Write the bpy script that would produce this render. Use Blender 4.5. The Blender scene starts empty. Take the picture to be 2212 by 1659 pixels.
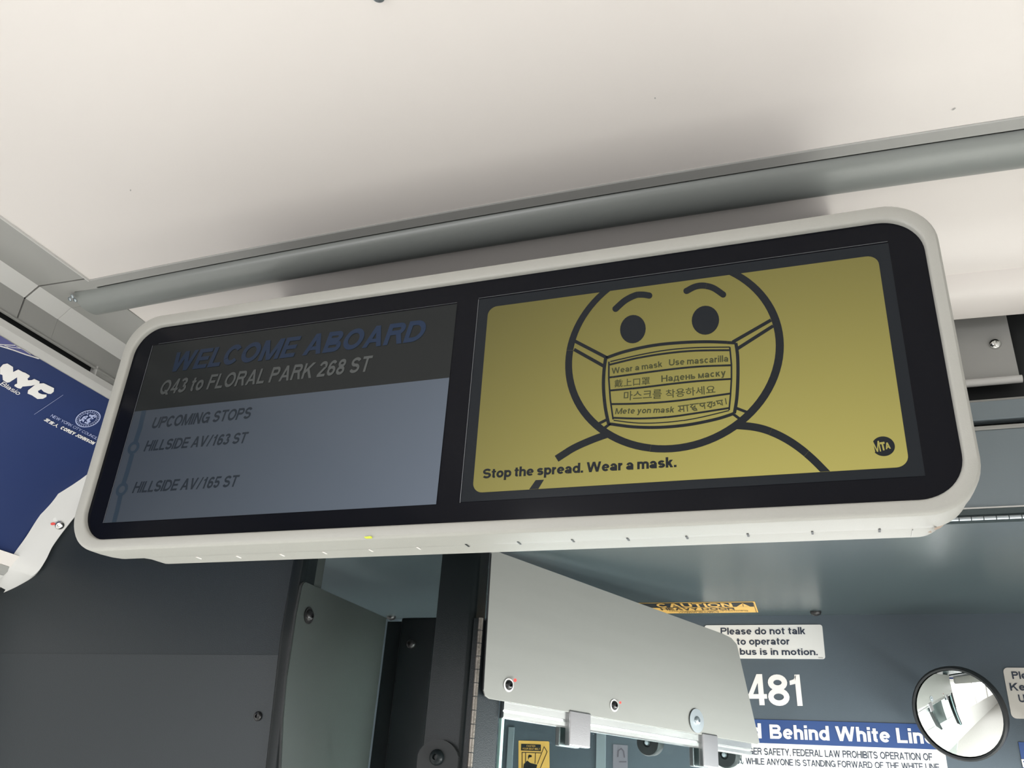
import bpy, bmesh, math, random
from mathutils import Vector, Matrix

random.seed(7)
S = bpy.context.scene
COL = S.collection
H = 1.6                                    # height of the photographer's eye above the bus floor

# ------------------------------------------------------------------ camera
# columns: the bus's own axes (X across, Y forward, Z up) seen from the camera (x right, y down, z into the picture)
RC = ((0.94044483, 0.33435574, 0.06139838),
      (-0.0966505, 0.43614015, -0.89467338),
      (-0.32591748, 0.83545677, 0.4424814))
FOC, CX, CY = 1869.93, 1106.0, 829.5
cam = bpy.data.cameras.new('camera')
cam.sensor_width = 36.0
cam.lens = 36.0 * FOC / 2212.0
cam.clip_start = 0.01
camo = bpy.data.objects.new('camera', cam)
COL.objects.link(camo)
right = Vector(RC[0]); down = Vector(RC[1]); fwd = Vector(RC[2])
M = Matrix((right, -down, -fwd)).transposed().to_4x4()
M.translation = Vector((0, 0, H))
camo.matrix_world = M
S.camera = camo

# ------------------------------------------------------------------ light
S.view_settings.view_transform = 'Standard'
S.view_settings.look = 'None'
S.view_settings.gamma = 1.0
S.view_settings.exposure = -0.08
S.view_settings.use_curve_mapping = False
wd = bpy.data.worlds.new('overcast_sky'); S.world = wd; wd.use_nodes = True
bg = wd.node_tree.nodes['Background']
bg.inputs[0].default_value = (1.0, 0.975, 0.94, 1)
bg.inputs[1].default_value = 1.45


def area(name, loc, target, sx, sy, power, col=(1, 1, 1)):
    l = bpy.data.lights.new(name, 'AREA'); l.shape = 'RECTANGLE'; l.size = sx; l.size_y = sy
    l.energy = power; l.color = col
    o = bpy.data.objects.new(name, l); COL.objects.link(o)
    o.location = Vector(loc) + Vector((0, 0, H))
    o.rotation_euler = (Vector(target) - Vector(loc)).to_track_quat('-Z', 'Z').to_euler()
    return o


# daylight that falls in through the front door, the windscreen and the side windows
area('door_daylight', (0.93, 1.55, -0.55), (0.15, 1.95, -1.45), 1.1, 1.9, 215, (0.97, 1.0, 0.97))
area('windscreen_daylight', (-0.45, 3.1, -0.55), (-0.45, 2.0, -1.3), 2.2, 0.9, 34, (0.97, 0.98, 1.0))
area('side_window_daylight', (0.93, -1.0, -0.25), (-0.25, -0.6, -1.6), 3.4, 0.8, 18, (1.0, 0.965, 0.91))
area('far_side_window_daylight', (-1.86, -1.0, -0.25), (-0.45, -0.4, -1.6), 3.4, 0.8, 82, (0.98, 0.98, 1.0))


# ------------------------------------------------------------------ materials
def mat(name, col, rough=0.5, metal=0.0, spec=0.5, bump=0.0, bscale=400.0, var=0.0, vscale=6.0, coat=0.0,
        emit=None, estr=0.0, stretch=None, trans=0.0, ior=1.45):
    m = bpy.data.materials.new(name); m.use_nodes = True
    nt = m.node_tree; b = nt.nodes['Principled BSDF']
    b.inputs['Base Color'].default_value = (*col, 1)
    b.inputs['Roughness'].default_value = rough
    b.inputs['Metallic'].default_value = metal
    b.inputs['Specular IOR Level'].default_value = spec
    b.inputs['Coat Weight'].default_value = coat
    b.inputs['Transmission Weight'].default_value = trans
    b.inputs['IOR'].default_value = ior
    if emit:
        b.inputs['Emission Color'].default_value = (*emit, 1); b.inputs['Emission Strength'].default_value = estr
    tc = nt.nodes.new('ShaderNodeTexCoord')
    src = tc.outputs['Object']
    if stretch:
        mp = nt.nodes.new('ShaderNodeMapping'); mp.inputs['Scale'].default_value = stretch
        nt.links.new(src, mp.inputs[0]); src = mp.outputs[0]
    if var > 0:
        n = nt.nodes.new('ShaderNodeTexNoise'); n.inputs['Scale'].default_value = vscale; n.inputs['Detail'].default_value = 5
        nt.links.new(src, n.inputs['Vector'])
        mx = nt.nodes.new('ShaderNodeMix'); mx.data_type = 'RGBA'
        mx.inputs[6].default_value = (*[c * (1 - var) for c in col], 1)
        mx.inputs[7].default_value = (*[min(1, c * (1 + var)) for c in col], 1)
        nt.links.new(n.outputs[0], mx.inputs[0]); nt.links.new(mx.outputs[2], b.inputs['Base Color'])
    if bump > 0:
        n2 = nt.nodes.new('ShaderNodeTexNoise'); n2.inputs['Scale'].default_value = bscale; n2.inputs['Detail'].default_value = 3
        nt.links.new(src, n2.inputs['Vector'])
        bp = nt.nodes.new('ShaderNodeBump'); bp.inputs['Strength'].default_value = bump; bp.inputs['Distance'].default_value = 0.001
        nt.links.new(n2.outputs[0], bp.inputs['Height']); nt.links.new(bp.outputs[0], b.inputs['Normal'])
    return m


def lcd(name, col, strength, n=4.2):
    """A liquid crystal panel: lit from behind, dimmer the more obliquely it is seen, under a smooth cover."""
    m = bpy.data.materials.new(name); m.use_nodes = True
    nt = m.node_tree; b = nt.nodes['Principled BSDF']
    b.inputs['Base Color'].default_value = (0.005, 0.006, 0.007, 1)
    b.inputs['Roughness'].default_value = 0.16
    b.inputs['Specular IOR Level'].default_value = 0.15
    b.inputs['Emission Color'].default_value = (*col, 1)
    lw = nt.nodes.new('ShaderNodeLayerWeight'); lw.inputs['Blend'].default_value = 0.5
    inv = nt.nodes.new('ShaderNodeMath'); inv.operation = 'SUBTRACT'; inv.inputs[0].default_value = 1.0
    pw = nt.nodes.new('ShaderNodeMath'); pw.operation = 'POWER'; pw.inputs[1].default_value = n
    ml = nt.nodes.new('ShaderNodeMath'); ml.operation = 'MULTIPLY'; ml.inputs[1].default_value = strength
    nt.links.new(lw.outputs['Facing'], inv.inputs[1]); nt.links.new(inv.outputs[0], pw.inputs[0])
    nt.links.new(pw.outputs[0], ml.inputs[0]); nt.links.new(ml.outputs[0], b.inputs['Emission Strength'])
    return m


def srgb(r, g, b):
    f = lambda c: (c / 255 / 12.92) if c / 255 <= 0.04045 else ((c / 255 + 0.055) / 1.055) ** 2.4
    return (f(r), f(g), f(b))


m_ceil = mat('ceiling_white', (0.76, 0.72, 0.69), 0.55, var=0.015, vscale=2.5, bump=0.05, bscale=60)
m_trim = mat('grey_moulding', (0.36, 0.36, 0.345), 0.42, var=0.04, bump=0.06, bscale=300)
m_cove = mat('pale_cove', (0.62, 0.615, 0.60), 0.42, var=0.03, bump=0.05, bscale=300)
m_bar = mat('grey_bar', (0.235, 0.25, 0.24), 0.30, spec=0.5, var=0.03, vscale=9, bump=0.05, bscale=250)
m_white = mat('white_panel', (0.80, 0.755, 0.72), 0.38, var=0.02, bump=0.04, bscale=80)
m_gap = mat('dark_gap', (0.015, 0.017, 0.018), 0.7)
m_bezel = mat('cream_plastic', (0.355, 0.353, 0.325), 0.45, var=0.03, vscale=12, bump=0.25, bscale=900)
m_glass = mat('black_cover_glass', (0.004, 0.0045, 0.007), 0.12, spec=0.13)
m_slate = mat('slate_paint', (0.017, 0.023, 0.027), 0.38, spec=0.38, var=0.05, vscale=5, bump=0.35, bscale=700)
m_slate_b = mat('slate_paint_glossy', (0.008, 0.011, 0.012), 0.28, spec=0.2, var=0.05, vscale=5, bump=0.25, bscale=700)
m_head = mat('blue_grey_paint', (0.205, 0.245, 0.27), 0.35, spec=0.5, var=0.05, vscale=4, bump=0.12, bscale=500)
m_wall = mat('blue_grey_wall', (0.080, 0.102, 0.122), 0.45, spec=0.45, var=0.06, vscale=5, bump=0.25, bscale=600)
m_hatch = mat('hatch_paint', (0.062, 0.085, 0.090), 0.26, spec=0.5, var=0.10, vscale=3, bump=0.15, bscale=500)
m_panel = mat('grey_green_panel', (0.042, 0.050, 0.048), 0.40, spec=0.5, var=0.06, vscale=4, bump=0.2, bscale=600)
m_brush = mat('brushed_steel', (0.245, 0.25, 0.235), 0.45, metal=0.3, var=0.05, vscale=3, bump=0.08, bscale=300, stretch=(1, 1, 12))
m_alu = mat('bright_aluminium', (0.70, 0.73, 0.72), 0.26, metal=1.0, bump=0.06, bscale=80, stretch=(1, 1, 20))
m_clamp = mat('satin_clamp_metal', (0.34, 0.34, 0.35), 0.33, metal=1.0, bump=0.1, bscale=500)
m_knuck = mat('worn_hinge_steel', (0.19, 0.175, 0.155), 0.36, metal=0.9, var=0.35, vscale=60, bump=0.4, bscale=300)
m_blk = mat('black_fastener', (0.012, 0.012, 0.013), 0.28, spec=0.6)
m_rub = mat('black_rubber', (0.018, 0.021, 0.023), 0.5)
m_zinc = mat('zinc_washer', (0.42, 0.47, 0.50), 0.35, metal=0.8)
m_chrome = mat('chrome_bolt', (0.72, 0.72, 0.70), 0.14, metal=1.0)
m_edge = mat('glass_edge', (0.45, 0.72, 0.68), 0.25, spec=0.6, emit=None)
m_pane = mat('clear_glass', (0.86, 0.95, 0.94), 0.02, trans=1.0, ior=1.03, spec=0.5)
m_lab = mat('white_label', (0.72, 0.72, 0.70), 0.4)
m_ink = mat('slate_ink', (0.035, 0.045, 0.07), 0.4)
m_yell = mat('amber_label', (0.78, 0.47, 0.12), 0.45)
m_blue = mat('sign_blue', (0.033, 0.070, 0.20), 0.4)
m_poster = mat('poster_blue', (0.019, 0.035, 0.118), 0.40, var=0.06, vscale=3, bump=0.05, bscale=600)
m_poster2 = mat('poster_violet', (0.085, 0.09, 0.24), 0.35)
m_print = mat('poster_white', (0.76, 0.74, 0.72), 0.4)
m_pale = mat('poster_pale_blue', (0.42, 0.47, 0.70), 0.4)
m_red = mat('red_paint_mark', (0.75, 0.06, 0.05), 0.5)
m_ygn = mat('yellow_green_mark', (0.55, 0.60, 0.05), 0.5)
m_dirt = mat('dirt_smudge', (0.36, 0.28, 0.22), 0.7)
m_mirror = mat('mirror_glass', (0.93, 0.96, 0.95), 0.01, metal=1.0)
m_floor = mat('grey_rubber_floor', (0.44, 0.43, 0.41), 0.6, var=0.2, vscale=40)
m_scratch = mat('seal_scratch', (0.30, 0.32, 0.34), 0.5)


# ------------------------------------------------------------------ object helpers
ORG = {}


def thing(name, loc, label=None, cat=None, group=None, kind=None):
    o = bpy.data.objects.new(name, None); COL.objects.link(o)
    o.empty_display_size = 0.05
    o.location = (loc[0], loc[1], loc[2] + H)
    ORG[o.name] = Vector(loc)
    tagit(o, label, cat, group, kind)
    return o


def tagit(o, label=None, cat=None, group=None, kind=None):
    if label: o['label'] = label
    if cat: o['category'] = cat
    if group: o['group'] = group
    if kind: o['kind'] = kind
    return o


def build(name, bm, m, parent=None, smooth=False, bevel=0.0, seg=2, label=None, recalc=True):
    """Link a bmesh given in camera-height coordinates as one mesh object."""
    if isinstance(bm, tuple):
        vs, fs = bm
        bm = bmesh.new()
        bv = [bm.verts.new(v) for v in vs]
        for f in fs:
            try: bm.faces.new([bv[i] for i in f])
            except ValueError: pass
    if parent is None:
        xs = [v.co for v in bm.verts]
        lo = Vector([min(v[i] for v in xs) for i in range(3)]); hi = Vector([max(v[i] for v in xs) for i in range(3)])
        org = Vector(((lo.x + hi.x) / 2, (lo.y + hi.y) / 2, lo.z))
    else:
        org = ORG[parent.name]
    for v in bm.verts: v.co -= org
    if recalc: bmesh.ops.recalc_face_normals(bm, faces=bm.faces)
    me = bpy.data.meshes.new(name); bm.to_mesh(me); bm.free()
    me.materials.append(m)
    o = bpy.data.objects.new(name, me); COL.objects.link(o)
    if parent is None: o.location = (org.x, org.y, org.z + H)
    else: o.parent = parent
    ORG[o.name] = org
    if smooth:
        for p in me.polygons: p.use_smooth = True
        try:
            me.set_sharp_from_angle(angle=math.radians(35))
        except Exception:
            pass
    if bevel > 0:
        md = o.modifiers.new('bevel', 'BEVEL'); md.width = bevel; md.segments = seg; md.limit_method = 'ANGLE'
        md.angle_limit = math.radians(35)
    if label: o['label'] = label
    return o


def box(bm, lo, hi):
    vs = [bm.verts.new((x, y, z)) for x in (lo[0], hi[0]) for y in (lo[1], hi[1]) for z in (lo[2], hi[2])]
    for f in ((0, 1, 3, 2), (4, 6, 7, 5), (0, 4, 5, 1), (2, 3, 7, 6), (0, 2, 6, 4), (1, 5, 7, 3)):
        bm.faces.new([vs[i] for i in f])
    return bm


def nbox(lo, hi): return box(bmesh.new(), lo, hi)


def slab(pts, off):
    """A plate: polygon of 3-D points thickened by the vector off."""
    bm = bmesh.new(); off = Vector(off)
    a = [bm.verts.new(p) for p in pts]; b = [bm.verts.new(Vector(p) + off) for p in pts]
    bm.faces.new(a); bm.faces.new(list(reversed(b)))
    n = len(pts)
    for i in range(n): bm.faces.new((a[i], b[i], b[(i + 1) % n], a[(i + 1) % n]))
    return bm


def crown(x): return -0.020 * (x + 0.45) ** 2


def extrude_x(prof, x0, x1, n=1, crowned=False, thick=None):
    """An open (y, z) profile run across the bus; crowned follows the roof's curve. thick gives a second skin."""
    bm = bmesh.new(); rows = []
    for i in range(n + 1):
        x = x0 + (x1 - x0) * i / n; c = crown(x) if crowned else 0
        ring = [(x, y, z + c) for y, z in prof]
        if thick: ring += [(x, y + thick[0], z + thick[1] + c) for y, z in reversed(prof)]
        rows.append([bm.verts.new(p) for p in ring])
    m = len(rows[0])
    for a, b in zip(rows, rows[1:]):
        for j in range(m if thick else m - 1):
            bm.faces.new((a[j], b[j], b[(j + 1) % m], a[(j + 1) % m]))
    if thick:
        bm.faces.new(rows[0]); bm.faces.new(list(reversed(rows[-1])))
    return bm


def extrude_y(prof, y0, y1, closed=True):
    bm = bmesh.new()
    a = [bm.verts.new((x, y0, z)) for x, z in prof]; b = [bm.verts.new((x, y1, z)) for x, z in prof]
    n = len(prof)
    for j in range(n if closed else n - 1):
        bm.faces.new((a[j], b[j], b[(j + 1) % n], a[(j + 1) % n]))
    if closed: bm.faces.new(a); bm.faces.new(list(reversed(b)))
    return bm


def frame_of(n, up=(0, 0, 1)):
    n = Vector(n).normalized(); up = Vector(up)
    if abs(n.dot(up)) > 0.95: up = Vector((0, 1, 0))
    r = up.cross(n).normalized(); u = n.cross(r).normalized()
    return r, u, n


def lathe(bm, c, n, prof, seg=20):
    """Revolve (radius, height) pairs about the axis n through c."""
    r, u, n = frame_of(n); c = Vector(c); rings = []
    for rad, h in prof:
        if rad < 1e-6: rings.append([bm.verts.new(c + n * h)])
        else: rings.append([bm.verts.new(c + n * h + (r * math.cos(2 * math.pi * k / seg) + u * math.sin(2 * math.pi * k / seg)) * rad) for k in range(seg)])
    for a, b in zip(rings, rings[1:]):
        for k in range(seg):
            k2 = (k + 1) % seg
            if len(a) == 1 and len(b) == 1: continue
            if len(a) == 1: bm.faces.new((a[0], b[k], b[k2]))
            elif len(b) == 1: bm.faces.new((a[k], a[k2], b[0]))
            else: bm.faces.new((a[k], a[k2], b[k2], b[k]))
    return bm


def tube(bm, p0, p1, rad, seg=12):
    p0 = Vector(p0); p1 = Vector(p1); d = p1 - p0
    return lathe(bm, p0, d, [(0, 0), (rad, 0), (rad, d.length), (0, d.length)], seg)


# rays: where a photographed point lies on a plane of the bus
def ray(px, py):
    d = Vector((px - CX, py - CY, FOC))
    return Vector([sum(RC[k][i] * d[k] for k in range(3)) for i in range(3)])


class Plane:
    def __init__(s, p, r, u):
        s.p = Vector(p); s.r = Vector(r).normalized(); s.u = Vector(u).normalized(); s.n = s.r.cross(s.u).normalized()
        if s.n.dot(-s.p) < 0: s.n = -s.n                       # faces the room
    def hit(s, px, py, lift=0.0):
        d = ray(px, py); q = s.p + s.n * lift
        return d * (s.n.dot(q) / s.n.dot(d))
    def uv(s, px, py):
        q = s.hit(px, py) - s.p
        return q.dot(s.r), q.dot(s.u)
    def at(s, u, v, lift=0.0): return s.p + s.r * u + s.u * v + s.n * lift


def clip(poly, lo, hi):
    """Cut a 2-D polygon to the rectangle lo..hi."""
    for ax in (0, 1):
        for lim, sg in ((lo[ax], 1), (hi[ax], -1)):
            out = []
            for i in range(len(poly)):
                a, b = poly[i - 1], poly[i]
                da, db = (a[ax] - lim) * sg, (b[ax] - lim) * sg
                if (da >= 0) != (db >= 0):
                    t = da / (da - db); out.append((a[0] + (b[0] - a[0]) * t, a[1] + (b[1] - a[1]) * t))
                if db >= 0: out.append(b)
            poly = out
            if len(poly) < 3: return []
    return poly


def ink(name, plane, polys, m, parent, lift=0.0006, lim=None, label=None):
    """Flat print: 2-D polygons in a plane's own metres, laid just proud of it."""
    bm = bmesh.new()
    for i, p in enumerate(polys):
        if lim: p = clip(p, lim[0], lim[1])
        if len(p) < 3: continue
        l = lift + 0.000012 * (i % 23)
        try: f = bm.faces.new([bm.verts.new(plane.at(x, y, l)) for x, y in p])
        except ValueError: continue
        f.normal_update()
        if f.normal.dot(plane.n) < 0: f.normal_flip()
    return build(name, bm, m, parent, label=label, recalc=False)


def ell(cx, cy, a, b, tilt=0, n=28):
    t0 = math.radians(tilt)
    return [(cx + a * math.cos(t) * math.cos(t0) - b * math.sin(t) * math.sin(t0), cy + a * math.cos(t) * math.sin(t0) + b * math.sin(t) * math.cos(t0)) for t in [2 * math.pi * k / n for k in range(n)]]


def pxpoly(plane, pts): return [plane.uv(*p) for p in pts]


def ribbon(pts, w, closed=False, cap=False):
    """Quads along a 2-D polyline with mitred joints."""
    n = len(pts); pts = [tuple(p) for p in pts]; L = []; R = []
    if cap and not closed:
        def ext(a, b):
            d = math.hypot(a[0] - b[0], a[1] - b[1]) or 1; return (a[0] + (a[0] - b[0]) / d * w / 2, a[1] + (a[1] - b[1]) / d * w / 2)
        pts[0], pts[-1] = ext(pts[0], pts[1]), ext(pts[-1], pts[-2])
    for i in range(n):
        a = pts[i - 1] if (i or closed) else pts[i]; b = pts[(i + 1) % n] if (i < n - 1 or closed) else pts[i]; c = pts[i]
        def nm(p, q):
            dx, dy = q[0] - p[0], q[1] - p[1]; l = math.hypot(dx, dy) or 1; return (-dy / l, dx / l)
        n1 = nm(a, c) if a != c else nm(c, b); n2 = nm(c, b) if b != c else n1
        mx, my = n1[0] + n2[0], n1[1] + n2[1]; l = math.hypot(mx, my) or 1; mx /= l; my /= l
        k = w / 2 / max(0.45, mx * n1[0] + my * n1[1])
        L.append((c[0] + mx * k, c[1] + my * k)); R.append((c[0] - mx * k, c[1] - my * k))
    m_ = n if closed else n - 1
    return [[L[i], L[(i + 1) % n], R[(i + 1) % n], R[i]] for i in range(m_)]


def pxline(plane, pts, w, closed=False, cap=False):
    return [[plane.uv(*q) for q in quad] for quad in ribbon(pts, w, closed, cap)]


# ------------------------------------------------------------------ a grotesque alphabet drawn with strokes
def arcpts(cx, cy, rx, ry, a0, a1, n=14):
    return [(cx + rx * math.cos(math.radians(a0 + (a1 - a0) * i / n)), cy + ry * math.sin(math.radians(a0 + (a1 - a0) * i / n))) for i in range(n + 1)]


def glyph(ch, w):
    h = w / 2; X = 0.73
    def V(x, y0, y1): return [[(x - h, y0), (x + h, y0), (x + h, y1), (x - h, y1)]]
    def Hb(y, x0, x1, t=None):
        t = (t or w * 0.9) / 2; return [[(x0, y - t), (x1, y - t), (x1, y + t), (x0, y + t)]]
    def D(x0, y0, x1, y1, k=1.0):
        l = math.hypot(x1 - x0, y1 - y0); q = h * k * l / max(1e-6, abs(y1 - y0))
        return [[(x0 - q, y0), (x0 + q, y0), (x1 + q, y1), (x1 - q, y1)]]
    def A(cx, cy, rx, ry, a0, a1, n=14): return ribbon(arcpts(cx, cy, rx, ry, a0, a1, n), w)
    def O(cx, cy, rx, ry, n=28): return ribbon(arcpts(cx, cy, rx, ry, 0, 360, n)[:-1], w, closed=True)
    def bowlR(x0, y0, y1, x1):      # a D shaped bowl: straight top and bottom, round to the right
        ry = (y1 - y0) / 2 - h; xm = max(x0, x1 - h - max(ry, 0.0) * 1.05)
        rx = x1 - h - xm
        pts = [(x0, y1 - h)] + arcpts(xm, (y0 + y1) / 2, rx, ry, 90, -90, 14) + [(x0, y0 + h)]
        return ribbon(pts, w * 0.97)
    def Sg(W, Hh):
        ry = (Hh - w) / 4; rx = W / 2 - h
        return ribbon(arcpts(W / 2, Hh - h - ry, rx * 0.95, ry, 20, 262, 14) + arcpts(W / 2, h + ry, rx, ry, 82, -160, 14), w)
    dn = {'A': 0.92, 'B': 0.82, 'C': 0.86, 'D': 0.88, 'E': 0.74, 'F': 0.68, 'G': 0.94, 'H': 0.84, 'I': w, 'J': 0.66, 'K': 0.90, 'L': 0.66,
          'M': 1.04, 'N': 0.84, 'O': 0.96, 'P': 0.78, 'Q': 0.96, 'R': 0.86, 'S': 0.80, 'T': 0.78, 'U': 0.84, 'V': 0.86, 'W': 1.28, 'Y': 0.88}
    if ch in dn:
        W = dn[ch]; c = W / 2
        if ch == 'A': p = D(h * 1.1, 0, c, 1) + D(W - h * 1.1, 0, c, 1) + Hb(0.3, W * 0.2, W * 0.8, w * 0.8)
        elif ch == 'B': p = V(h, 0, 1) + bowlR(h, 0.47, 1, W * 0.93) + bowlR(h, 0, 0.55, W)
        elif ch == 'C': p = A(c, 0.5, c - h, 0.5 - h, 38, 322, 22)
        elif ch == 'D': p = V(h, 0, 1) + bowlR(h, 0, 1, W)
        elif ch == 'E': p = V(h, 0, 1) + Hb(1 - h * .9, h, W) + Hb(0.5, h, W * 0.93) + Hb(h * .9, h, W)
        elif ch == 'F': p = V(h, 0, 1) + Hb(1 - h * .9, h, W) + Hb(0.5, h, W * 0.9)
        elif ch == 'G': p = A(c, 0.5, c - h, 0.5 - h, 38, 335, 22) + Hb(0.46, c, W, w * 0.85) + V(W - h, 0.0, 0.5)
        elif ch == 'H': p = V(h, 0, 1) + V(W - h, 0, 1) + Hb(0.52, h, W - h)
        elif ch == 'I': p = V(h, 0, 1)
        elif ch == 'J': p = V(W - h, 0.3, 1) + A(c, 0.3, c - h, 0.3 - h, 0, -185, 12)
        elif ch == 'K': p = V(h, 0, 1) + D(h, 0.36, W - h * 1.2, 1) + D(W - h * 1.2, 0, W * 0.42, 0.62)
        elif ch == 'L': p = V(h, 0, 1) + Hb(h * .9, h, W)
        elif ch == 'M': p = V(h, 0, 1) + V(W - h, 0, 1) + D(h * 1.3, 1, c, 0.0, .9) + D(W - h * 1.3, 1, c, 0.0, .9)
        elif ch == 'N': p = V(h, 0, 1) + V(W - h, 0, 1) + D(h * 1.1, 1, W - h * 1.1, 0)
        elif ch == 'O': p = O(c, 0.5, c - h, 0.5 - h)
        elif ch == 'P': p = V(h, 0, 1) + bowlR(h, 0.42, 1, W)
        elif ch == 'Q': p = O(c, 0.5, c - h, 0.5 - h) + D(W * 0.92, -0.04, W * 0.6, 0.3)
        elif ch == 'R': p = V(h, 0, 1) + bowlR(h, 0.44, 1, W * 0.97) + D(W - h * 0.9, 0, W * 0.66, 0.5)
        elif ch == 'S': p = Sg(W, 1)
        elif ch == 'T': p = V(c, 0, 1) + Hb(1 - h * .9, 0, W)
        elif ch == 'U': p = V(h, 0.34, 1) + V(W - h, 0.34, 1) + A(c, 0.34, c - h, 0.34 - h, 180, 360)
        elif ch == 'V': p = D(c, 0, h * 1.1, 1) + D(c, 0, W - h * 1.1, 1)
        elif ch == 'W': p = D(W * .27, 0, h * 1.1, 1) + D(W * .27, 0, c, 1) + D(W * .73, 0, c, 1) + D(W * .73, 0, W - h * 1.1, 1)
        elif ch == 'Y': p = V(c, 0, 0.42) + D(c, 0.36, h * 1.1, 1) + D(c, 0.36, W - h * 1.1, 1)
        return p, W
    if ch in '0123456789':
        W = 0.68; c = W / 2
        if ch == '1': return V(0.44 - h, 0, 1) + [[(0.08, 0.66), (0.08, 0.8), (0.44 - w, 0.86), (0.44 - w, 0.7)], [(0.20, 0.8), (0.32, 1.0), (0.44 - w + .01, 1.0), (0.44 - w + .01, 0.78)]], 0.56
        if ch == '2': p = A(c, 0.70, c - h, 0.3 - h, 175, -25) + D(h * 1.25, w * .8, W - h * 1.35, 0.60) + Hb(h * .9, 0, W)
        if ch == '3': p = ribbon(arcpts(c - .02, 0.745, c - h - .02, 0.255 - h, 165, -85, 12), w) + ribbon(arcpts(c - .02, 0.285, c - h + .02, 0.285 - h, 88, -165, 12), w)
        if ch == '4': p = V(W * 0.72, 0, 1) + Hb(0.28, 0.0, W, w * .85) + D(h * 1.0, 0.24, W * 0.68, 1, .8)
        if ch == '5': p = Hb(1 - h * .9, W * .14, W * .94) + D(W * .14, 0.45, W * .2, 1, .8) + A(c - .01, 0.325, c - h, 0.325 - h, 140, -165, 16)
        if ch == '6': p = O(c, 0.32, c - h, 0.32 - h, 20) + A(c + .02, 0.55, c - h + .02, 0.45 - h, 40, 190, 14)
        if ch == '7': p = Hb(1 - h * .9, 0, W) + D(W * .3, 0, W - h, 1)
        if ch == '8': p = O(c, 0.735, c - h - .03, 0.265 - h, 20) + O(c, 0.275, c - h, 0.285 - h, 20)
        if ch == '9': p = O(c, 0.68, c - h, 0.32 - h, 20) + A(c - .02, 0.45, c - h + .02, 0.45 - h, 10, -140, 14)
        if ch == '0': p = O(c, 0.5, c - h, 0.5 - h)
        return p, W
    lw = {'a': 0.64, 'b': 0.66, 'c': 0.62, 'd': 0.66, 'e': 0.66, 'f': 0.40, 'g': 0.66, 'h': 0.62, 'i': w, 'k': 0.62, 'l': w, 'm': 0.98, 'n': 0.62,
          'o': 0.68, 'p': 0.66, 'r': 0.40, 's': 0.60, 't': 0.40, 'u': 0.62, 'w': 0.94, 'y': 0.62}
    if ch in lw:
        W = lw[ch]; c = W / 2; ry = X / 2 - h
        if ch == 'a': p = V(W - h * 1.3, 0, 0.52) + A(c - .02, X - h - .20, c - h - .03, 0.20, -2, 168, 10) + O(c - .03, 0.215, c - h - .02, 0.215 - h, 18)
        elif ch == 'b': p = V(h, 0, 1) + O(c + .01, X / 2, c - h, ry)
        elif ch == 'c': p = A(c, X / 2, c - h, ry, 42, 318, 18)
        elif ch == 'd': p = V(W - h, 0, 1) + O(c - .01, X / 2, c - h, ry)
        elif ch == 'e': p = A(c, X / 2, c - h, ry, 0, 318, 20) + Hb(X / 2, h, W - h * .6, w * .7)
        elif ch == 'f': p = V(c, 0, 0.8) + A(c + .14, 0.8, 0.14, 0.2 - h, 180, 85, 8) + Hb(X - h * .8, 0, W, w * .8)
        elif ch == 'g': p = V(W - h, 0, X) + O(c - .01, X / 2 + .02, c - h, ry - .02) + A(c, 0, c - h, 0.28 - h, 0, -160, 12)
        elif ch == 'h': p = V(h, 0, 1) + V(W - h, 0, X * .62) + A(c, X * .62, c - h, X * .38 - h, 0, 165, 12)
        elif ch == 'i': p = V(h, 0, X) + V(h, 1 - w * .9, 1)
        elif ch == 'k': p = V(h, 0, 1) + D(h, 0.22, W - h * 1.4, X) + D(W - h * 1.2, 0, W * .45, 0.46)
        elif ch == 'l': p = V(h, 0, 1)
        elif ch == 'm': p = V(h, 0, X) + V(c, 0, X * .64) + V(W - h, 0, X * .64) + A(c / 2 + h / 2, X * .64, c / 2 - h / 2, X * .36 - h, 0, 170, 10) + A(c * 1.5 - h / 2, X * .64, c / 2 - h / 2, X * .36 - h, 0, 180, 10)
        elif ch == 'n': p = V(h, 0, X) + V(W - h, 0, X * .62) + A(c, X * .62, c - h, X * .38 - h, 0, 165, 12)
        elif ch == 'o': p = O(c, X / 2, c - h, ry)
        elif ch == 'p': p = V(h, -0.28, X) + O(c + .01, X / 2, c - h, ry)
        elif ch == 'r': p = V(h, 0, X) + A(W * .98, X * .5, W * .98 - h, X * .5 - h, 95, 165, 8)
        elif ch == 's':
            p = Sg(W, X)
        elif ch == 't': p = V(c * .92, 0.14, 0.92) + A(c * .92 + .14, 0.16, 0.14, 0.16 - h, 180, 275, 8) + Hb(X - h * .8, 0, W, w * .8)
        elif ch == 'u': p = V(h, X * .38, X) + V(W - h, 0, X) + A(c, X * .38, c - h, X * .38 - h, 180, 350, 12)
        elif ch == 'w': p = D(W * .28, 0, h, X) + D(W * .28, 0, c, X) + D(W * .72, 0, c, X) + D(W * .72, 0, W - h, X)
        elif ch == 'y': p = D(c, 0, h, X) + D(c - .12, -0.28, W - h, X) + Hb(-0.28 + h * .8, c - .26, c - .1, w * .8)
        return p, W
    cy = {'н': 0.62, 'м': 0.76, 'к': 0.60, 'д': 0.74, 'ь': 0.60}
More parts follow.
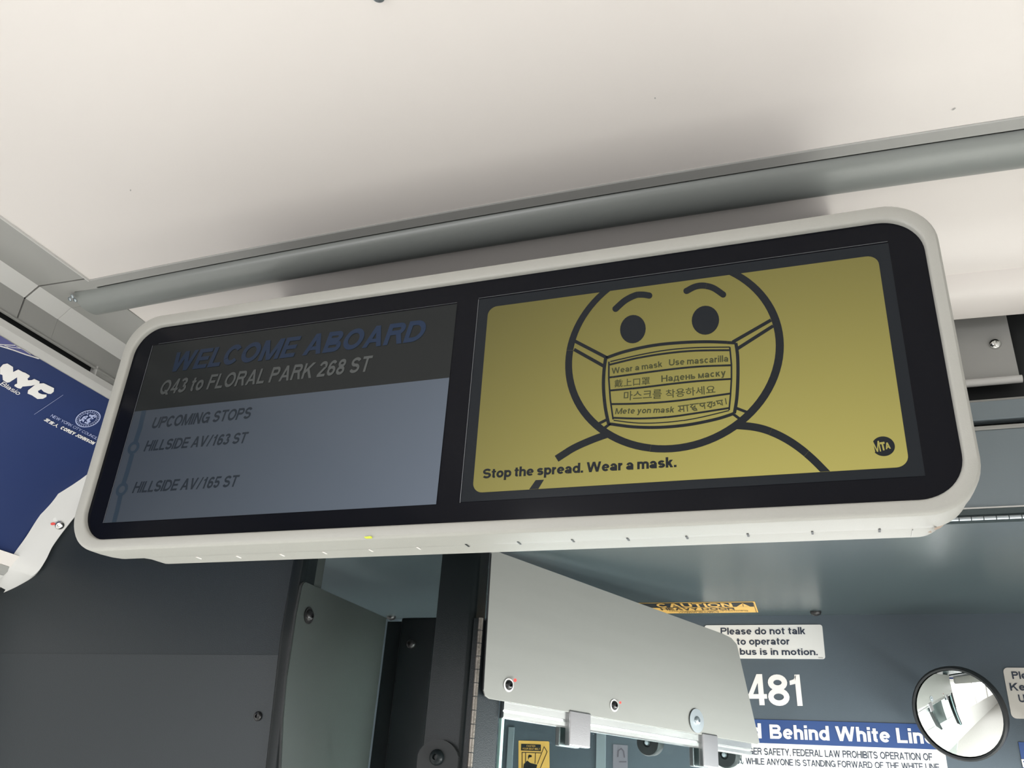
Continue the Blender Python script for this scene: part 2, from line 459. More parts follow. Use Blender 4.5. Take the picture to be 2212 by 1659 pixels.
    if ch in cy:
        W = cy[ch]; c = W / 2
        if ch == 'н': p = V(h, 0, X) + V(W - h, 0, X) + Hb(X / 2, h, W - h)
        elif ch == 'м': p = V(h, 0, X) + V(W - h, 0, X) + D(h, X, c, 0, .8) + D(W - h, X, c, 0, .8)
        elif ch == 'к': p = V(h, 0, X) + D(h, 0.22, W - h * 1.4, X) + D(W - h * 1.2, 0, W * .45, 0.46)
        elif ch == 'д': p = Hb(h * .8, 0, W, w * .8) + V(h * .8, -0.16, .1) + V(W - h * .8, -0.16, .1) + V(W * .78, 0, X) + Hb(X - h * .8, W * .26, W * .8, w * .8) + D(W * .18, 0, W * .32, X, .8)
        elif ch == 'ь': p = V(h, 0, X) + bowlR(h, 0, X * .6, W)
        return p, W
    if ch == '.': return [[(0, 0), (w, 0), (w, w), (0, w)]], w
    if ch == ',': return [[(0, 0), (w, 0), (w, w), (0, w)], [(w * .3, -w * .7), (w * .7, -w * .7), (w, 0), (w * .4, 0)]], w
    if ch == '/': return D(h, -.02, 0.42, 1.02, .8), 0.50
    if ch == '!': return V(h, 0.3, 1) + V(h, 0, w), w
    return [], 0.30


LOOK = {'Н': 'H', 'а': 'a', 'е': 'e', 'у': 'y', 'с': 'c'}


def typeset(s, w=0.2, space=0.34, track=0.11, slant=0.0):
    x = 0.0; out = []
    for i, ch in enumerate(s):
        if ch == ' ': x += space; continue
        p, W = glyph(LOOK.get(ch, ch), w)
        out += [[(x + a + b * slant, b) for a, b in q] for q in p]
        x += W + track
    return out, x - track


def text(name, s, plane, p0, p1, ptop, m, parent, w=0.2, slant=0.0, lift=0.0008, lim=None, space=0.34, track=0.085, rng=None, label=None):
    """Set s between two photographed points of its baseline; ptop is a point level with the capitals' top."""
    u0 = plane.uv(*p0); u1 = plane.uv(*p1); ut = plane.uv(*ptop)
    d = Vector((u1[0] - u0[0], u1[1] - u0[1])); L = d.length; d.normalize(); nrm = Vector((-d.y, d.x))
    hh = (Vector(ut) - Vector(u0)).dot(nrm)
    if hh < 0: nrm = -nrm; hh = -hh
    polys, W = typeset(s, w, space, track, slant)
    k = L / W
    out = [[(u0[0] + d.x * a * k + nrm.x * b * hh, u0[1] + d.y * a * k + nrm.y * b * hh) for a, b in q] for q in polys]
    return ink(name, plane, out, m, parent, lift, lim, label=label)


def textfont(name, s, plane, p0, p1, ptop, m, parent, off=0.012, lift=0.0008):
    """The same for scripts the stroke alphabet lacks, with Blender's built-in face."""
    c = bpy.data.curves.new(name, 'FONT'); c.body = s; c.offset = off; c.resolution_u = 3
    o = bpy.data.objects.new(name, c); COL.objects.link(o)
    dg = bpy.context.evaluated_depsgraph_get()
    me = bpy.data.meshes.new_from_object(o.evaluated_get(dg)); bpy.data.objects.remove(o); bpy.data.curves.remove(c)
    xs = [v.co.x for v in me.vertices]; ys = [v.co.y for v in me.vertices]
    if not xs: return None
    x0, x1, y0, y1 = min(xs), max(xs), min(ys), max(ys)
    u0 = plane.uv(*p0); u1 = plane.uv(*p1); ut = plane.uv(*ptop)
    d = Vector((u1[0] - u0[0], u1[1] - u0[1])); L = d.length; d.normalize(); nrm = Vector((-d.y, d.x))
    hh = (Vector(ut) - Vector(u0)).dot(nrm)
    if hh < 0: nrm = -nrm; hh = -hh
    bm = bmesh.new(); bm.from_mesh(me); bpy.data.meshes.remove(me)
    for v in bm.verts:
        a = (v.co.x - x0) / (x1 - x0) * L; b = (v.co.y - y0) / (y1 - y0) * hh
        v.co = plane.at(u0[0] + d.x * a + nrm.x * b, u0[1] + d.y * a + nrm.y * b, lift)
    return build(name, bm, m, parent)


def screw(name, c, n, r, m, parent, m2=None, washer=None, mw=None, socket=True):
    """A dome headed socket screw; a washer and the socket are its sub-parts."""
    bm = bmesh.new()
    lathe(bm, Vector(c), n, [(r, 0), (r, r * 0.25), (r * 0.86, r * 0.5), (r * 0.55, r * 0.72), (r * 0.36, r * 0.76), (r * 0.30, r * 0.35), (0, r * 0.35)], 18)
    o = build(name, bm, m, parent, smooth=True)
    if washer:
        bm = bmesh.new()
        lathe(bm, Vector(c), n, [(washer, 0), (washer, r * 0.14), (r * 0.9, r * 0.16)], 28)
        build('washer', bm, mw, o if parent.parent is None else parent)
    return o


# =================================================================== the setting
ZC = 0.851
# ceiling
def y_ceil():
    bm = extrude_x([(-5.5, ZC), (0.998, ZC)], -1.25, 0.36, 24, True, (0, 0.02))
    return bm
o = build('ceiling', y_ceil(), m_ceil, smooth=True); tagit(o, 'smooth pale ceiling panel arching across the bus above the hanging monitor', kind='structure')
CL = Plane((0, 0, ZC - .0100), (1, 0, 0), (0, 1, 0))
for k_, (px, py) in enumerate(((2060, 237), (1415, 212), (282, 411))):
    ink('scuff_mark', CL, [pxpoly(CL, [(px - 5, py + 2), (px - 1, py - 1), (px + 4, py - 4), (px + 5, py - 3), (px, py + 1)])] if k_ < 1 else [pxpoly(CL, ell(px, py, 1.5, 2, 0, 8))], m_trim, o, 0.0)
# ceiling beyond the cross bar, curving down in two folds to the header
def ease(n, f): return [f(i / n) for i in range(n + 1)]
prof = [(1.034, ZC), (1.12, ZC), (1.19, 0.8490), (1.225, 0.8415), (1.250, 0.8310), (1.270, 0.8215), (1.292, 0.8145), (1.312, 0.8100), (1.322, 0.8090)]
o = build('ceiling', extrude_x(prof, -1.25, 0.36, 24, True, (0.0, 0.012)), m_white, smooth=True)
tagit(o, 'white folded ceiling panel between the grey cross bar and the front header', kind='structure')
prof = [(1.298, 0.820), (1.304, 0.8060), (1.312, 0.7950), (1.325, 0.7855), (1.345, 0.7795), (1.368, 0.7765), (1.384, 0.7770)]
o = build('trim_4', extrude_x(prof, -1.25, 0.36, 24, True, (0.0, 0.010)), m_white, smooth=True)
tagit(o, 'rolled white lip above the grey bolted plate', kind='structure')
# grey strip in front of the bar
o = build('trim_1', extrude_x([(0.998, ZC + .004), (0.998, ZC - .0010), (1.000, ZC - .0020), (1.0205, ZC - .0020), (1.0205, ZC + .004)], -1.25, 0.36, 24, True), m_trim, smooth=False)
tagit(o, 'narrow grey strip along the ceiling edge before the cross bar', kind='structure')
# cross bar, its own end screws
bar = thing('ceiling_cross_bar', (-0.45, 1.06, ZC - .03), 'long rounded grey bar running across the ceiling above the monitor', 'ceiling bar')
prof = [(1.0245, ZC + .002), (1.0245, ZC - .001)] + [(1.061 - 0.0365 * math.cos(a), ZC - .001 - 0.0185 * math.sin(a)) for a in [math.pi * k / 14 for k in range(15)]] + [(1.0975, ZC + .002)]
build('bar_body', extrude_x(prof, -1.306, 0.36, 24, True, (0.0, 0.001)), m_bar, bar, smooth=True)
o = build('seam', extrude_x([(1.0200, ZC + .0012), (1.0265, ZC + .0012)], -1.304, 0.36, 24, True, (0, .004)), m_gap, bar)
for px, py in ((157, 640), (163, 648), (152, 646)):
    d = ray(px, py); p = d * (ZC - .012 + crown(-1.3)) / d[2]
    screw('end_screw', p, (-0.3, -0.6, -0.7), 0.0045, m_zinc, bar)
o = build('ceiling_button', lathe(bmesh.new(), Plane((0, 0, ZC - .0005), (1, 0, 0), (0, 1, 0)).hit(818, -9), (0, 0, -1), [(.0075, 0), (.0075, .003), (.005, .005), (0, .0055)], 18), m_zinc, smooth=True)
tagit(o, 'small grey button head set in the ceiling at its top edge', 'screw')

# left cove: stepped mouldings that run along the bus
def cove(name, y0, y1, m, x_in=-1.25, label=None, pts=None, mm=None):
    o = build(name, extrude_y(pts, y0, y1), m); tagit(o, label, kind='structure'); return o
c0 = crown(-1.25)
zt = ZC + c0 - .001
def band(xa, za, xb, zb, t=0.008):
    dx, dz = xb - xa, zb - za; l = math.hypot(dx, dz); nx, nz = -(-dz) / l * t, -dx / l * t
    # thicken away from the room (up and to the left)
    if nx > 0 or nz < 0: nx, nz = -abs(nx), abs(nz)
    return [(xa, za), (xb, zb), (xb + nx, zb + nz), (xa + nx, za + nz)]
segs = [(-6.0, 0.990), (0.9935, 1.072), (1.0725, 1.60)]
for i, (a, b) in enumerate(segs):
    cove('trim_2', a, b, m_trim, pts=band(-1.2495, zt - .001, -1.362, zt + .001), label='flat grey moulding along the ceiling side, section %s' % ('towards the rear', 'beside the bar end', 'behind the monitor')[i])
    cove('trim_3', a, b, m_cove, pts=band(-1.362, zt + .001, -1.388, 0.8155), label='pale bevelled cove strip, section %s' % ('towards the rear', 'beside the bar end', 'behind the monitor')[i])
    cove('trim_5', a, b, m_trim, pts=band(-1.388, 0.8155, -1.3885, 0.770), label='upright grey cove strip, section %s' % ('towards the rear', 'beside the bar end', 'behind the monitor')[i])
o = build('trim_6', extrude_y([(-1.250, zt + .0005), (-1.2475, zt - .003), (-1.2455, zt - .003), (-1.2455, zt + .003)], -6, 0.998), m_cove); tagit(o, 'thin pale bead where ceiling meets side moulding', kind='structure')
cove('trim_7', -6, 1.60, m_gap, pts=[(-1.400, 0.86), (-1.400, 0.745), (-1.41, 0.745), (-1.41, 0.86)], label='dark recess behind the cove strips')
cove('trim_8', -6, 1.60, m_trim, pts=[(-1.3885, 0.772), (-1.3840, 0.7665), (-1.3840, 0.7645), (-1.3895, 0.7645), (-1.3990, 0.772)], label='small lip above the dark slot')
cove('trim_9', -6, 1.60, m_cove, pts=[(-1.402, 0.7540), (-1.3850, 0.7520), (-1.3860, 0.7390), (-1.3935, 0.7245), (-1.402, 0.7245)], label='pale rail that holds the top of the poster')
tab = ray(207, 797); k = -1.386 / tab[0]
o = build('slot_end_tab', nbox((-1.400, tab[1] * k, 0.752), (-1.3845, tab[1] * k + .003, 0.772)), m_cove); tagit(o, 'small pale tab closing the end of the dark cove slot', 'end tab')
o = build('slot_filler', nbox((-1.3985, tab[1] * k + .003, 0.7535), (-1.3875, 1.60, 0.7650)), m_trim); tagit(o, 'grey filler strip beyond the tab in the cove slot', 'filler strip')

# walls, floor, front
def wallbox(name, lo, hi, m, label):
    o = build(name, nbox(lo, hi), m); tagit(o, label, kind='structure'); return o
wallbox('floor', (-1.76, -6, -H - .05), (0.86, 3.0, -H), m_floor, 'grey rubber bus floor')
lw_ = bmesh.new()
box(lw_, (-1.78, -6, -H), (-1.74, 3.0, -0.75))
box(lw_, (-1.78, -6, 0.33), (-1.74, 3.0, 0.95))
for y0, y1 in ((-6, -5.6), (-4.1, -4.0), (-2.6, -2.5), (-1.1, -1.0), (0.4, 0.5), (1.35, 1.6), (2.7, 3.0)): box(lw_, (-1.78, y0, -0.75), (-1.74, y1, 0.33))
o = build('wall_left', lw_, m_cove); tagit(o, 'left bus side wall with window openings', kind='structure')
rw = bmesh.new()
box(rw, (0.85, -6, -H), (0.89, 0.75, -0.75))
box(rw, (0.85, -6, 0.33), (0.89, 3.0, 0.95))
for y0, y1 in ((-6, -5.6), (-4.1, -4.0), (-2.6, -2.5), (-1.1, -1.0), (0.45, 0.9)): box(rw, (0.85, y0, -0.75), (0.89, y1, 0.33))
box(rw, (0.85, 2.25, -H), (0.89, 3.0, 0.33))
o = build('wall_right', rw, m_cove); tagit(o, 'right bus side wall with windows and front door opening', kind='structure')
wallbox('wall_rear', (-1.76, -6.04, -H), (0.86, -6.0, 0.95), m_cove, 'rear wall of the bus')
wallbox('trim_10', (0.36, -6, 0.80), (0.86, 3.0, 0.84), m_cove, 'pale right side ceiling cove')
wallbox('trim_11', (-1.76, -6, 0.862), (0.86, 3.0, 0.90), m_gap, 'roof skin over the ceiling panels')
wallbox('wall_front', (-1.76, 3.0, -H), (0.86, 3.04, -0.75), m_slate, 'dash wall below the windscreen')

# sign wall under the header, 2.3 m ahead
YW = 2.30
WL = Plane((0, YW, 0), (1, 0, 0), (0, 0, 1))
o = build('wall_back', slab([(-1.74, YW, -0.02), (0.85, YW, -0.02), (0.85, YW, 0.4855), (-1.74, YW, 0.4855)], (0, .03, 0)), m_wall)
tagit(o, 'slate wall carrying the notices under the header', kind='structure')

# left partition side wall below the poster
# =================================================================== header and hatch
YH = 1.40
hd = thing('front_header', (-0.45, YH, 0.43), 'blue-grey header above the front of the bus with dark joints', 'header')
def zr(r, y=YH): return r * y
build('face_panel', nbox((-1.37, YH, zr(.3215)), (0.85, YH + .02, zr(.4115))), m_head, hd, bevel=.0015)
build('seal_strip', nbox((-1.37, YH - .002, zr(.4115)), (0.85, YH + .02, zr(.4160))), m_trim, hd, bevel=.001)
build('upper_strip', nbox((-1.37, YH, zr(.4235)), (0.85, YH + .02, zr(.4465))), m_head, hd, bevel=.0015)
build('edge_strip', nbox((-1.37, YH + .004, zr(.4465)), (0.85, YH + .02, zr(.4500))), m_trim, hd, bevel=.001)
build('recess', nbox((-1.37, YH + .045, zr(.41)), (0.85, YH + .06, 0.80)), m_gap, hd)
build('lip_highlight', nbox((-1.37, YH - .0025, zr(.3212)), (0.85, YH + .004, zr(.3228))), m_cove, hd, bevel=.0005)  # pale strip painting the highlight along the face panel's lower lip
build('hinge_leaf', nbox((-1.37, YH - .0015, zr(.3145)), (0.85, YH + .02, zr(.3210))), m_hatch, hd, bevel=.0006)
# plate with bolt under the lip
pl = thing('access_plate', (0.0, YH + .02, zr(.47)), 'grey metal plate with one dome bolt beside the monitor edge', 'plate')
PP = Plane((0, YH + .02, 0), (1, 0, 0), (0, 0, 1))
a = PP.hit(2205, 822)
build('plate', nbox((-0.75, YH + .020, 0.672), (a.x, YH + .026, 0.80)), m_trim, pl, bevel=.001)
fl = bmesh.new(); r_ = .0065
lo_x, hi_x = -0.75, a.x + .002
tube(fl, (lo_x, YH + .018, a.z + .002), (hi_x, YH + .018, a.z + .002), r_, 14)
build('folded_edge', fl, m_cove, pl, smooth=True)
b = PP.hit(2149, 744)
bt = screw('bolt', (b.x, YH + .020, b.z), (0, -1, 0), .0095, m_chrome, pl)

# hatch underside, hinged at the header
hz0, hz1 = zr(.3060), .2105 * YW
ht = thing('ceiling_hatch', (-0.45, 1.85, hz0), 'glossy blue-grey hatch forming the underside of the header', 'hatch')
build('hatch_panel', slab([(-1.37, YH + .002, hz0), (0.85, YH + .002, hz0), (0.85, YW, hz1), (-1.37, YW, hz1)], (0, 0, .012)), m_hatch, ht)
hu = Vector((0, YW - YH, hz1 - hz0)).normalized()
HT = Plane((0, YH, hz0), (1, 0, 0), -hu)
for px, py in ((845, 1332), (1762, 1321)):
    p = HT.hit(px, py)
    p.y = min(p.y, YW - .02)
    screw('latch_screw', p, HT.n, .013, m_blk, ht)
# piano hinge along the hatch: knuckles
kp = 0.0119 * YH * 1.0
hg = thing('hatch_hinge', (0.3, YH, zr(.31)), 'steel piano hinge along the lower edge of the header', 'hinge')
kx = 0.134 * YH - 4 * kp
kme = None
n = 0
while kx < 0.84:
    bm = bmesh.new(); tube(bm, (kx + .0006, YH - .002, zr(.3103)), (kx + kp - .0006, YH - .002, zr(.3103)), .0030, 10)
    build('knuckle', bm, m_zinc, hg, smooth=True); kx += kp; n += 1

# =================================================================== monitor
mon = thing('ceiling_monitor', (-0.425, 0.94, 0.284), 'wide cream-framed double display hanging under the ceiling bar', 'monitor')
YS = 0.90
SC = Plane((0, YS, 0), (1, 0, 0), (0, 0, 1))


def rrect(x0, x1, z0, z1, r, n=10):
    pts = []
    for cx, cz, a0 in ((x1 - r, z1 - r, 0), (x0 + r, z1 - r, 90), (x0 + r, z0 + r, 180), (x1 - r, z0 + r, 270)):
        pts += [(cx + r * math.cos(math.radians(a0 + 90 * i / n)), cz + r * math.sin(math.radians(a0 + 90 * i / n))) for i in range(n + 1)]
    return pts


# frame: loops from the glass edge out over a soft shoulder and back
loops = [(-0.978, 0.1335, 0.3000, 0.6375, 0.046, 0.9000), (-0.9785, 0.134, 0.2995, 0.6380, 0.046, 0.8955), (-0.9800, 0.1353, 0.2982, 0.6393, 0.047, 0.8938), (-0.982, 0.137, 0.2965, 0.6410, 0.048, 0.8932),
         (-0.9925, 0.1455, 0.2880, 0.6535, 0.054, 0.8930), (-0.9950, 0.1472, 0.2858, 0.6558, 0.0555, 0.8942), (-0.9968, 0.1485, 0.2843, 0.6572, 0.056, 0.8970), (-0.9972, 0.1488, 0.2840, 0.6575, 0.056, 0.9000),
         (-0.9940, 0.1475, 0.2837, 0.6575, 0.055, 0.9180), (-0.985, 0.1430, 0.2836, 0.6560, 0.050, 0.9300), (-0.970, 0.1390, 0.2838, 0.6550, 0.042, 0.9380), (-0.955, 0.130, 0.2850, 0.6500, 0.036, 0.9410)]
bm = bmesh.new(); rings = []
for x0, x1, z0, z1, r, y in loops:
    rings.append([bm.verts.new((x, y, z)) for x, z in rrect(x0, x1, z0, z1, r, 12)])
for a, b in zip(rings, rings[1:]):
    for k in range(len(a)): bm.faces.new((a[k], a[(k + 1) % len(a)], b[(k + 1) % len(a)], b[k]))
bm.faces.new(rings[-1])
build('bezel_frame', bm, m_bezel, mon, smooth=True)
bm = bmesh.new(); rings = []
for x0, x1, z0, z1, r, y in [(-0.930, 0.1200, 0.2842, 0.640, 0.032, 0.935), (-0.912, 0.1200, 0.2833, 0.640, 0.030, 0.945), (-0.908, 0.1180, 0.2833, 0.640, 0.030, 0.9680), (-0.900, 0.1120, 0.2870, 0.640, 0.030, 0.9720)]:
    rings.append([bm.verts.new((x, y, z)) for x, z in rrect(x0, x1, z0, z1, r, 10)])
for a, b in zip(rings, rings[1:]):
    for k in range(len(a)): bm.faces.new((a[k], a[(k + 1) % len(a)], b[(k + 1) % len(a)], b[k]))
bm.faces.new(rings[-1])
back = build('rear_shell', bm, m_bezel, mon, smooth=True)
mb = [(.965, .42), (.965, .645), (1.168, .849), (1.30, .820), (1.33, .80), (1.33, .42)]
build('mounting_box', slab([(-.93, y, z) for y, z in mb], (.985, 0, 0)), m_slate, mon, bevel=.004)
bm = bmesh.new()
bm.faces.new([bm.verts.new((x, YS, z)) for x, z in rrect(-0.9785, 0.134, 0.2995, 0.638, 0.046, 12)])
build('cover_glass', bm, m_glass, mon, label='black cover glass over both displays')
# seams of the right end cap, marks and slots underneath
BT = Plane((0, 0, 0.2835), (1, 0, 0), (0, -1, 0))
for i in range(14):
    x = -0.769 + i * 0.0629
    bm = nbox((x * 1.045 - .0010, 0.9345, 0.2822), (x * 1.045 + .0010, 0.9425, 0.2840)) if False else None
for i, (px, py) in enumerate([(430, 1205), (516, 1203), (610, 1199), (702, 1194), (802, 1189), (905, 1184), (1010, 1178), (1122, 1173), (1238, 1168), (1357, 1165), (1484, 1161), (1616, 1156), (1755, 1151), (1900, 1146)]):
    p = BT.hit(px, py)
    bm = slab([(p.x - .0011, p.y - .006, p.z - .0002), (p.x + .0011, p.y - .006, p.z - .0002), (p.x + .0011, p.y + .0045, p.z - .0002), (p.x - .0011, p.y + .0045, p.z - .0002)], (0, 0, -.0004))
    build('vent_slot', bm, m_white if i < 6 else m_rub, mon, label='pale vent slot under the frame' if i < 6 else 'dark vent slot under the frame')
cs = bmesh.new()
p = BT.hit(1970, 1146)
box(cs, (p.x, 0.9405, 0.2826), (p.x + .0008, 0.966, 0.2836))
build('end_cap_seam', cs, m_trim, mon)
TG = Plane((.1109, .955, .2924), (1, 0, 1), (0, 1, 0))
bm = bmesh.new()
for blob in ([(2062, 1122), (2052, 1135), (2040, 1146), (2030, 1150), (2026, 1147), (2038, 1140), (2048, 1128), (2056, 1121)], [(2020, 1151), (2012, 1155), (2022, 1156)]):
    bm.faces.new([bm.verts.new(TG.hit(q[0] - 9, q[1] - 5, .0012)) for q in blob])
build('scuff_mark', bm, m_dirt, mon, label='brown scuff on the lower right corner')
p = Plane((0, .8940, 0), (1, 0, 0), (0, 0, 1)).hit(797, 1161)
bm = slab([(p.x - .005, p.y - .0035, p.z), (p.x + .004, p.y - .0035, p.z + .0006), (p.x + .004, p.y - .003, p.z - .0012), (p.x - .004, p.y - .003, p.z - .0012)], (0, .004, 0))
build('paint_fleck', bm, m_ygn, mon, label='yellow-green paint fleck')

# --- left display
L0, L1, B0, T0, DV = -0.9440, -0.4375, 0.3245, 0.6060, 0.4947
lcd_black = lcd('lcd_black', srgb(46, 48, 46), 0.9, 2.0)
lcd_grey = lcd('lcd_blue_grey', srgb(172, 186, 205), 0.70, 4.4)
lcd_title = lcd('lcd_title_blue', srgb(56, 80, 118), 0.85, 3.2)
lcd_line2 = lcd('lcd_light_grey', srgb(140, 143, 140), 0.85, 3.2)
lcd_ink = lcd('lcd_slate_ink', srgb(76, 86, 98), 0.70, 3.0)
lcd_dot = lcd('lcd_line_blue', srgb(96, 118, 140), 0.72, 3.0)
lcd_yel = lcd('lcd_yellow', srgb(222, 209, 114), 1.0, 7.0)
lcd_dark = lcd('lcd_dark', srgb(33, 38, 44), 0.62, 1.0)
m_line = mat('hairline_glint', (0.12, 0.13, 0.14), 0.3, metal=.3)


def quad(plane, x0, x1, z0, z1): return [(x0, z0), (x1, z0), (x1, z1), (x0, z1)]


ls = ink('route_display', SC, [quad(SC, L0, L1, B0, T0)], lcd_black, mon, .0006, label='left display, route and stops')
ink('stops_area', SC, [quad(SC, L0, L1, B0, DV)], lcd_grey, ls, .0010)
text('heading_text', 'WELCOME ABOARD', SC, (364, 805), (912, 737), (928, 690), lcd_title, ls, w=.215, slant=.22, lift=.0012)
text('destination_text', 'Q43 to FLORAL PARK 268 ST', SC, (343, 854), (797, 803), (350, 823), lcd_line2, ls, w=.185, slant=.20, lift=.0012, track=.13)
text('upcoming_stops_text', 'UPCOMING STOPS', SC, (327, 927), (540, 905), (333, 903), lcd_ink, ls, w=.195, slant=.20, lift=.0014)
text('first_stop_text', 'HILLSIDE AV/163 ST', SC, (311, 976), (531, 958), (317, 953), lcd_ink, ls, w=.195, slant=.20, lift=.0014)
text('second_stop_text', 'HILLSIDE AV/165 ST', SC, (286, 1066), (511, 1052), (292, 1042), lcd_ink, ls, w=.195, slant=.20, lift=.0014)
lm = ((L0, B0), (L1, DV))
ink('route_line', SC, pxline(SC, [(314, 880), (304, 925), (294, 956)], 9) + pxline(SC, [(287, 981), (277, 1018), (268, 1046)], 9) + pxline(SC, [(262, 1070), (254, 1105), (245, 1140)], 9), lcd_dot, ls, .0014, lm)
for px, py in ((290, 968), (265, 1058)):
    c = SC.uv(px, py)
    ink('stop_ring', SC, ribbon([(c[0] + .0078 * math.cos(t), c[1] + .0078 * math.sin(t)) for t in [2 * math.pi * k / 24 for k in range(24)]], .0048, True), lcd_dot, ls, .0016)
for q in ((L0 - .0012, L0 - .0004, B0, T0), (-.4068, -.4060, B0, T0 + .002), (-.4068, .097, T0 + .0035, T0 + .0041), (L0 + .01, L1, T0 + .0016, T0 + .0020)):
    ink('display_edge', SC, [quad(SC, *q)], m_line, mon, .0012)

# --- right display: the yellow notice
R0, R1, RB, RT = -0.4055, 0.0975, 0.3255, 0.6080
rs = ink('notice_display', SC, [quad(SC, R0, R1, RB, RT)], lcd_dark, mon, .0006, label='right display, yellow notice on black')
Y0, Y1, YB, YT = -0.3915, 0.0845, 0.3360, 0.5935
ink('yellow_field', SC, [rrect(Y0, Y1, YB, YT, .0125, 8)], lcd_yel, rs, .0010)
lim = ((Y0, YB), (Y1, YT))


def circ3(a, b, c):
    ax, ay = a; bx, by = b; cx, cy = c
    d = 2 * (ax * (by - cy) + bx * (cy - ay) + cx * (ay - by))
    ux = ((ax * ax + ay * ay) * (by - cy) + (bx * bx + by * by) * (cy - ay) + (cx * cx + cy * cy) * (ay - by)) / d
    uy = ((ax * ax + ay * ay) * (cx - bx) + (bx * bx + by * by) * (ax - cx) + (cx * cx + cy * cy) * (bx - ax)) / d
    return ux, uy, math.hypot(ax - ux, ay - uy)


fx, fy, fr = circ3(SC.uv(1221.5, 792), SC.uv(1693.5, 748), SC.uv(1441, 978.5))
tk = 0.0088
ink('face_outline', SC, ribbon([(fx + (fr - tk / 2) * math.cos(t), fy + (fr - tk / 2) * math.sin(t)) for t in [2 * math.pi * k / 96 for k in range(96)]], tk, True), lcd_dark, rs, .0014, lim)
for c in ((1367.7, 712.2, 27.6, 30.8), (1524.2, 693, 29.5, 31.4)):
    ink('eye', SC, [pxpoly(SC, ell(c[0], c[1], c[2], c[3], 12))], lcd_dark, rs, .0014, lim)
def curve(pts, n=10):
    out = []
    P = [pts[0]] + list(pts) + [pts[-1]]
    for i in range(1, len(P) - 2):
        for k in range(n):
            t = k / n; p0, p1, p2, p3 = P[i - 1], P[i], P[i + 1], P[i + 2]
            out.append(tuple(0.5 * (2 * p1[j] + (p2[j] - p0[j]) * t + (2 * p0[j] - 5 * p1[j] + 4 * p2[j] - p3[j]) * t * t + (3 * p1[j] - p0[j] - 3 * p2[j] + p3[j]) * t ** 3) for j in (0, 1)))
    out.append(pts[-1]); return out
def px3(x, y): return (1200 + x / 3.317, 560 + y / 3.317)
for pts in ([(432, 360), (500, 300), (575, 263), (625, 258), (673, 265)], [(940, 232), (1000, 202), (1060, 194), (1130, 210), (1202, 258)]):
    c = curve([px3(*q) for q in pts])
    ink('eyebrow', SC, pxline(SC, c, 13.5) + [pxpoly(SC, ell(q[0], q[1], 6.75, 6.75)) for q in (c[0], c[-1])], lcd_dark, rs, .0014, lim)
# mask straps, outline and pleats
def ml(pts, w, closed=False): return pxline(SC, [px3(*q) for q in pts], w / 3.317, closed)
for a, b, w in (((140, 590), (375, 712), 24), ((135, 650), (345, 768), 24), ((1270, 598), (1545, 440), 24), ((1300, 648), (1560, 482), 24),
                ((305, 1185), (375, 1150), 20), ((350, 1215), (395, 1180), 20), ((1290, 1068), (1400, 1110), 20), ((1270, 1110), (1345, 1165), 20)):
    ink('mask_strap', SC, ml([a, b], w), lcd_dark, rs, .0014, lim)
out_ = [(362, 712), (500, 665), (700, 622), (900, 602), (1100, 596), (1293, 604)]
rt_ = [(1293, 604), (1306, 700), (1308, 850), (1300, 1000), (1283, 1108)]
bt_ = [(1283, 1108), (1150, 1150), (950, 1190), (750, 1208), (560, 1205), (382, 1182)]
lf_ = [(382, 1182), (358, 1060), (346, 920), (350, 800), (362, 712)]
sm = lambda p: [tuple((q[0] - 1200) * 3.317 if j == 0 else (q[1] - 560) * 3.317 for j in (0, 1)) for q in curve([px3(*r) for r in p], 5)]
polys = ml(sm(out_), 22) + ml(sm(rt_), 24) + ml(sm(bt_), 22) + ml(sm(lf_), 24)
polys += ml(sm([(395, 738), (600, 690), (800, 655), (1000, 638), (1250, 634)]), 9)
polys += ml(sm([(390, 760), (600, 710), (800, 678), (1000, 660), (1250, 656)]), 14)
polys += ml([(1250, 634), (1262, 760), (1262, 860), (1255, 980), (1245, 1085)], 12) + ml([(385, 738), (384, 860), (395, 1010), (415, 1152)], 12)
polys += ml(sm([(384, 852), (600, 822), (850, 790), (1050, 772), (1262, 764)]), 14)
polys += ml(sm([(390, 945), (600, 925), (850, 895), (1050, 875), (1262, 862)]), 14)
polys += ml(sm([(398, 1042), (600, 1038), (850, 1020), (1050, 995), (1255, 966)]), 14)
polys += ml(sm([(412, 1140), (600, 1145), (800, 1135), (1000, 1108), (1245, 1070)]), 14)
polys += ml(sm([(418, 1158), (600, 1178), (800, 1172), (1000, 1145), (1245, 1088)]), 8)
ink('mask_drawing', SC, polys, lcd_dark, rs, .0014, lim)
m_tx = lcd('lcd_olive_ink', srgb(84, 84, 50), 0.95, 2.0)
def T3(name, s, a, b, t, w=.19, sl=0.0, tr=.09):
    return text(name, s, SC, px3(*a), px3(*b), px3(*t), m_tx, rs, w=w, slant=sl, lift=.0016, track=tr, space=.28)
T3('mask_text', 'Wear a mask', (405, 826), (768, 776), (402, 784))
T3('mask_text', 'Use mascarilla', (814, 768), (1240, 738), (812, 722))
T3('mask_text', 'Надень маску', (760, 884), (1222, 840), (758, 838))
T3('mask_text', 'Mete yon mask', (428, 1114), (850, 1102), (432, 1072), sl=.1)
textfont('mask_text', '戴上口罩', SC, px3(424, 924), px3(678, 902), px3(420, 868), m_tx, rs, lift=.0016)
textfont('mask_text', '마스크를', SC, px3(490, 1018), px3(762, 1002), px3(490, 950), m_tx, rs, lift=.0016)
textfont('mask_text', '착용하세요', SC, px3(792, 1000), px3(1148, 966), px3(788, 940), m_tx, rs, lift=.0016)
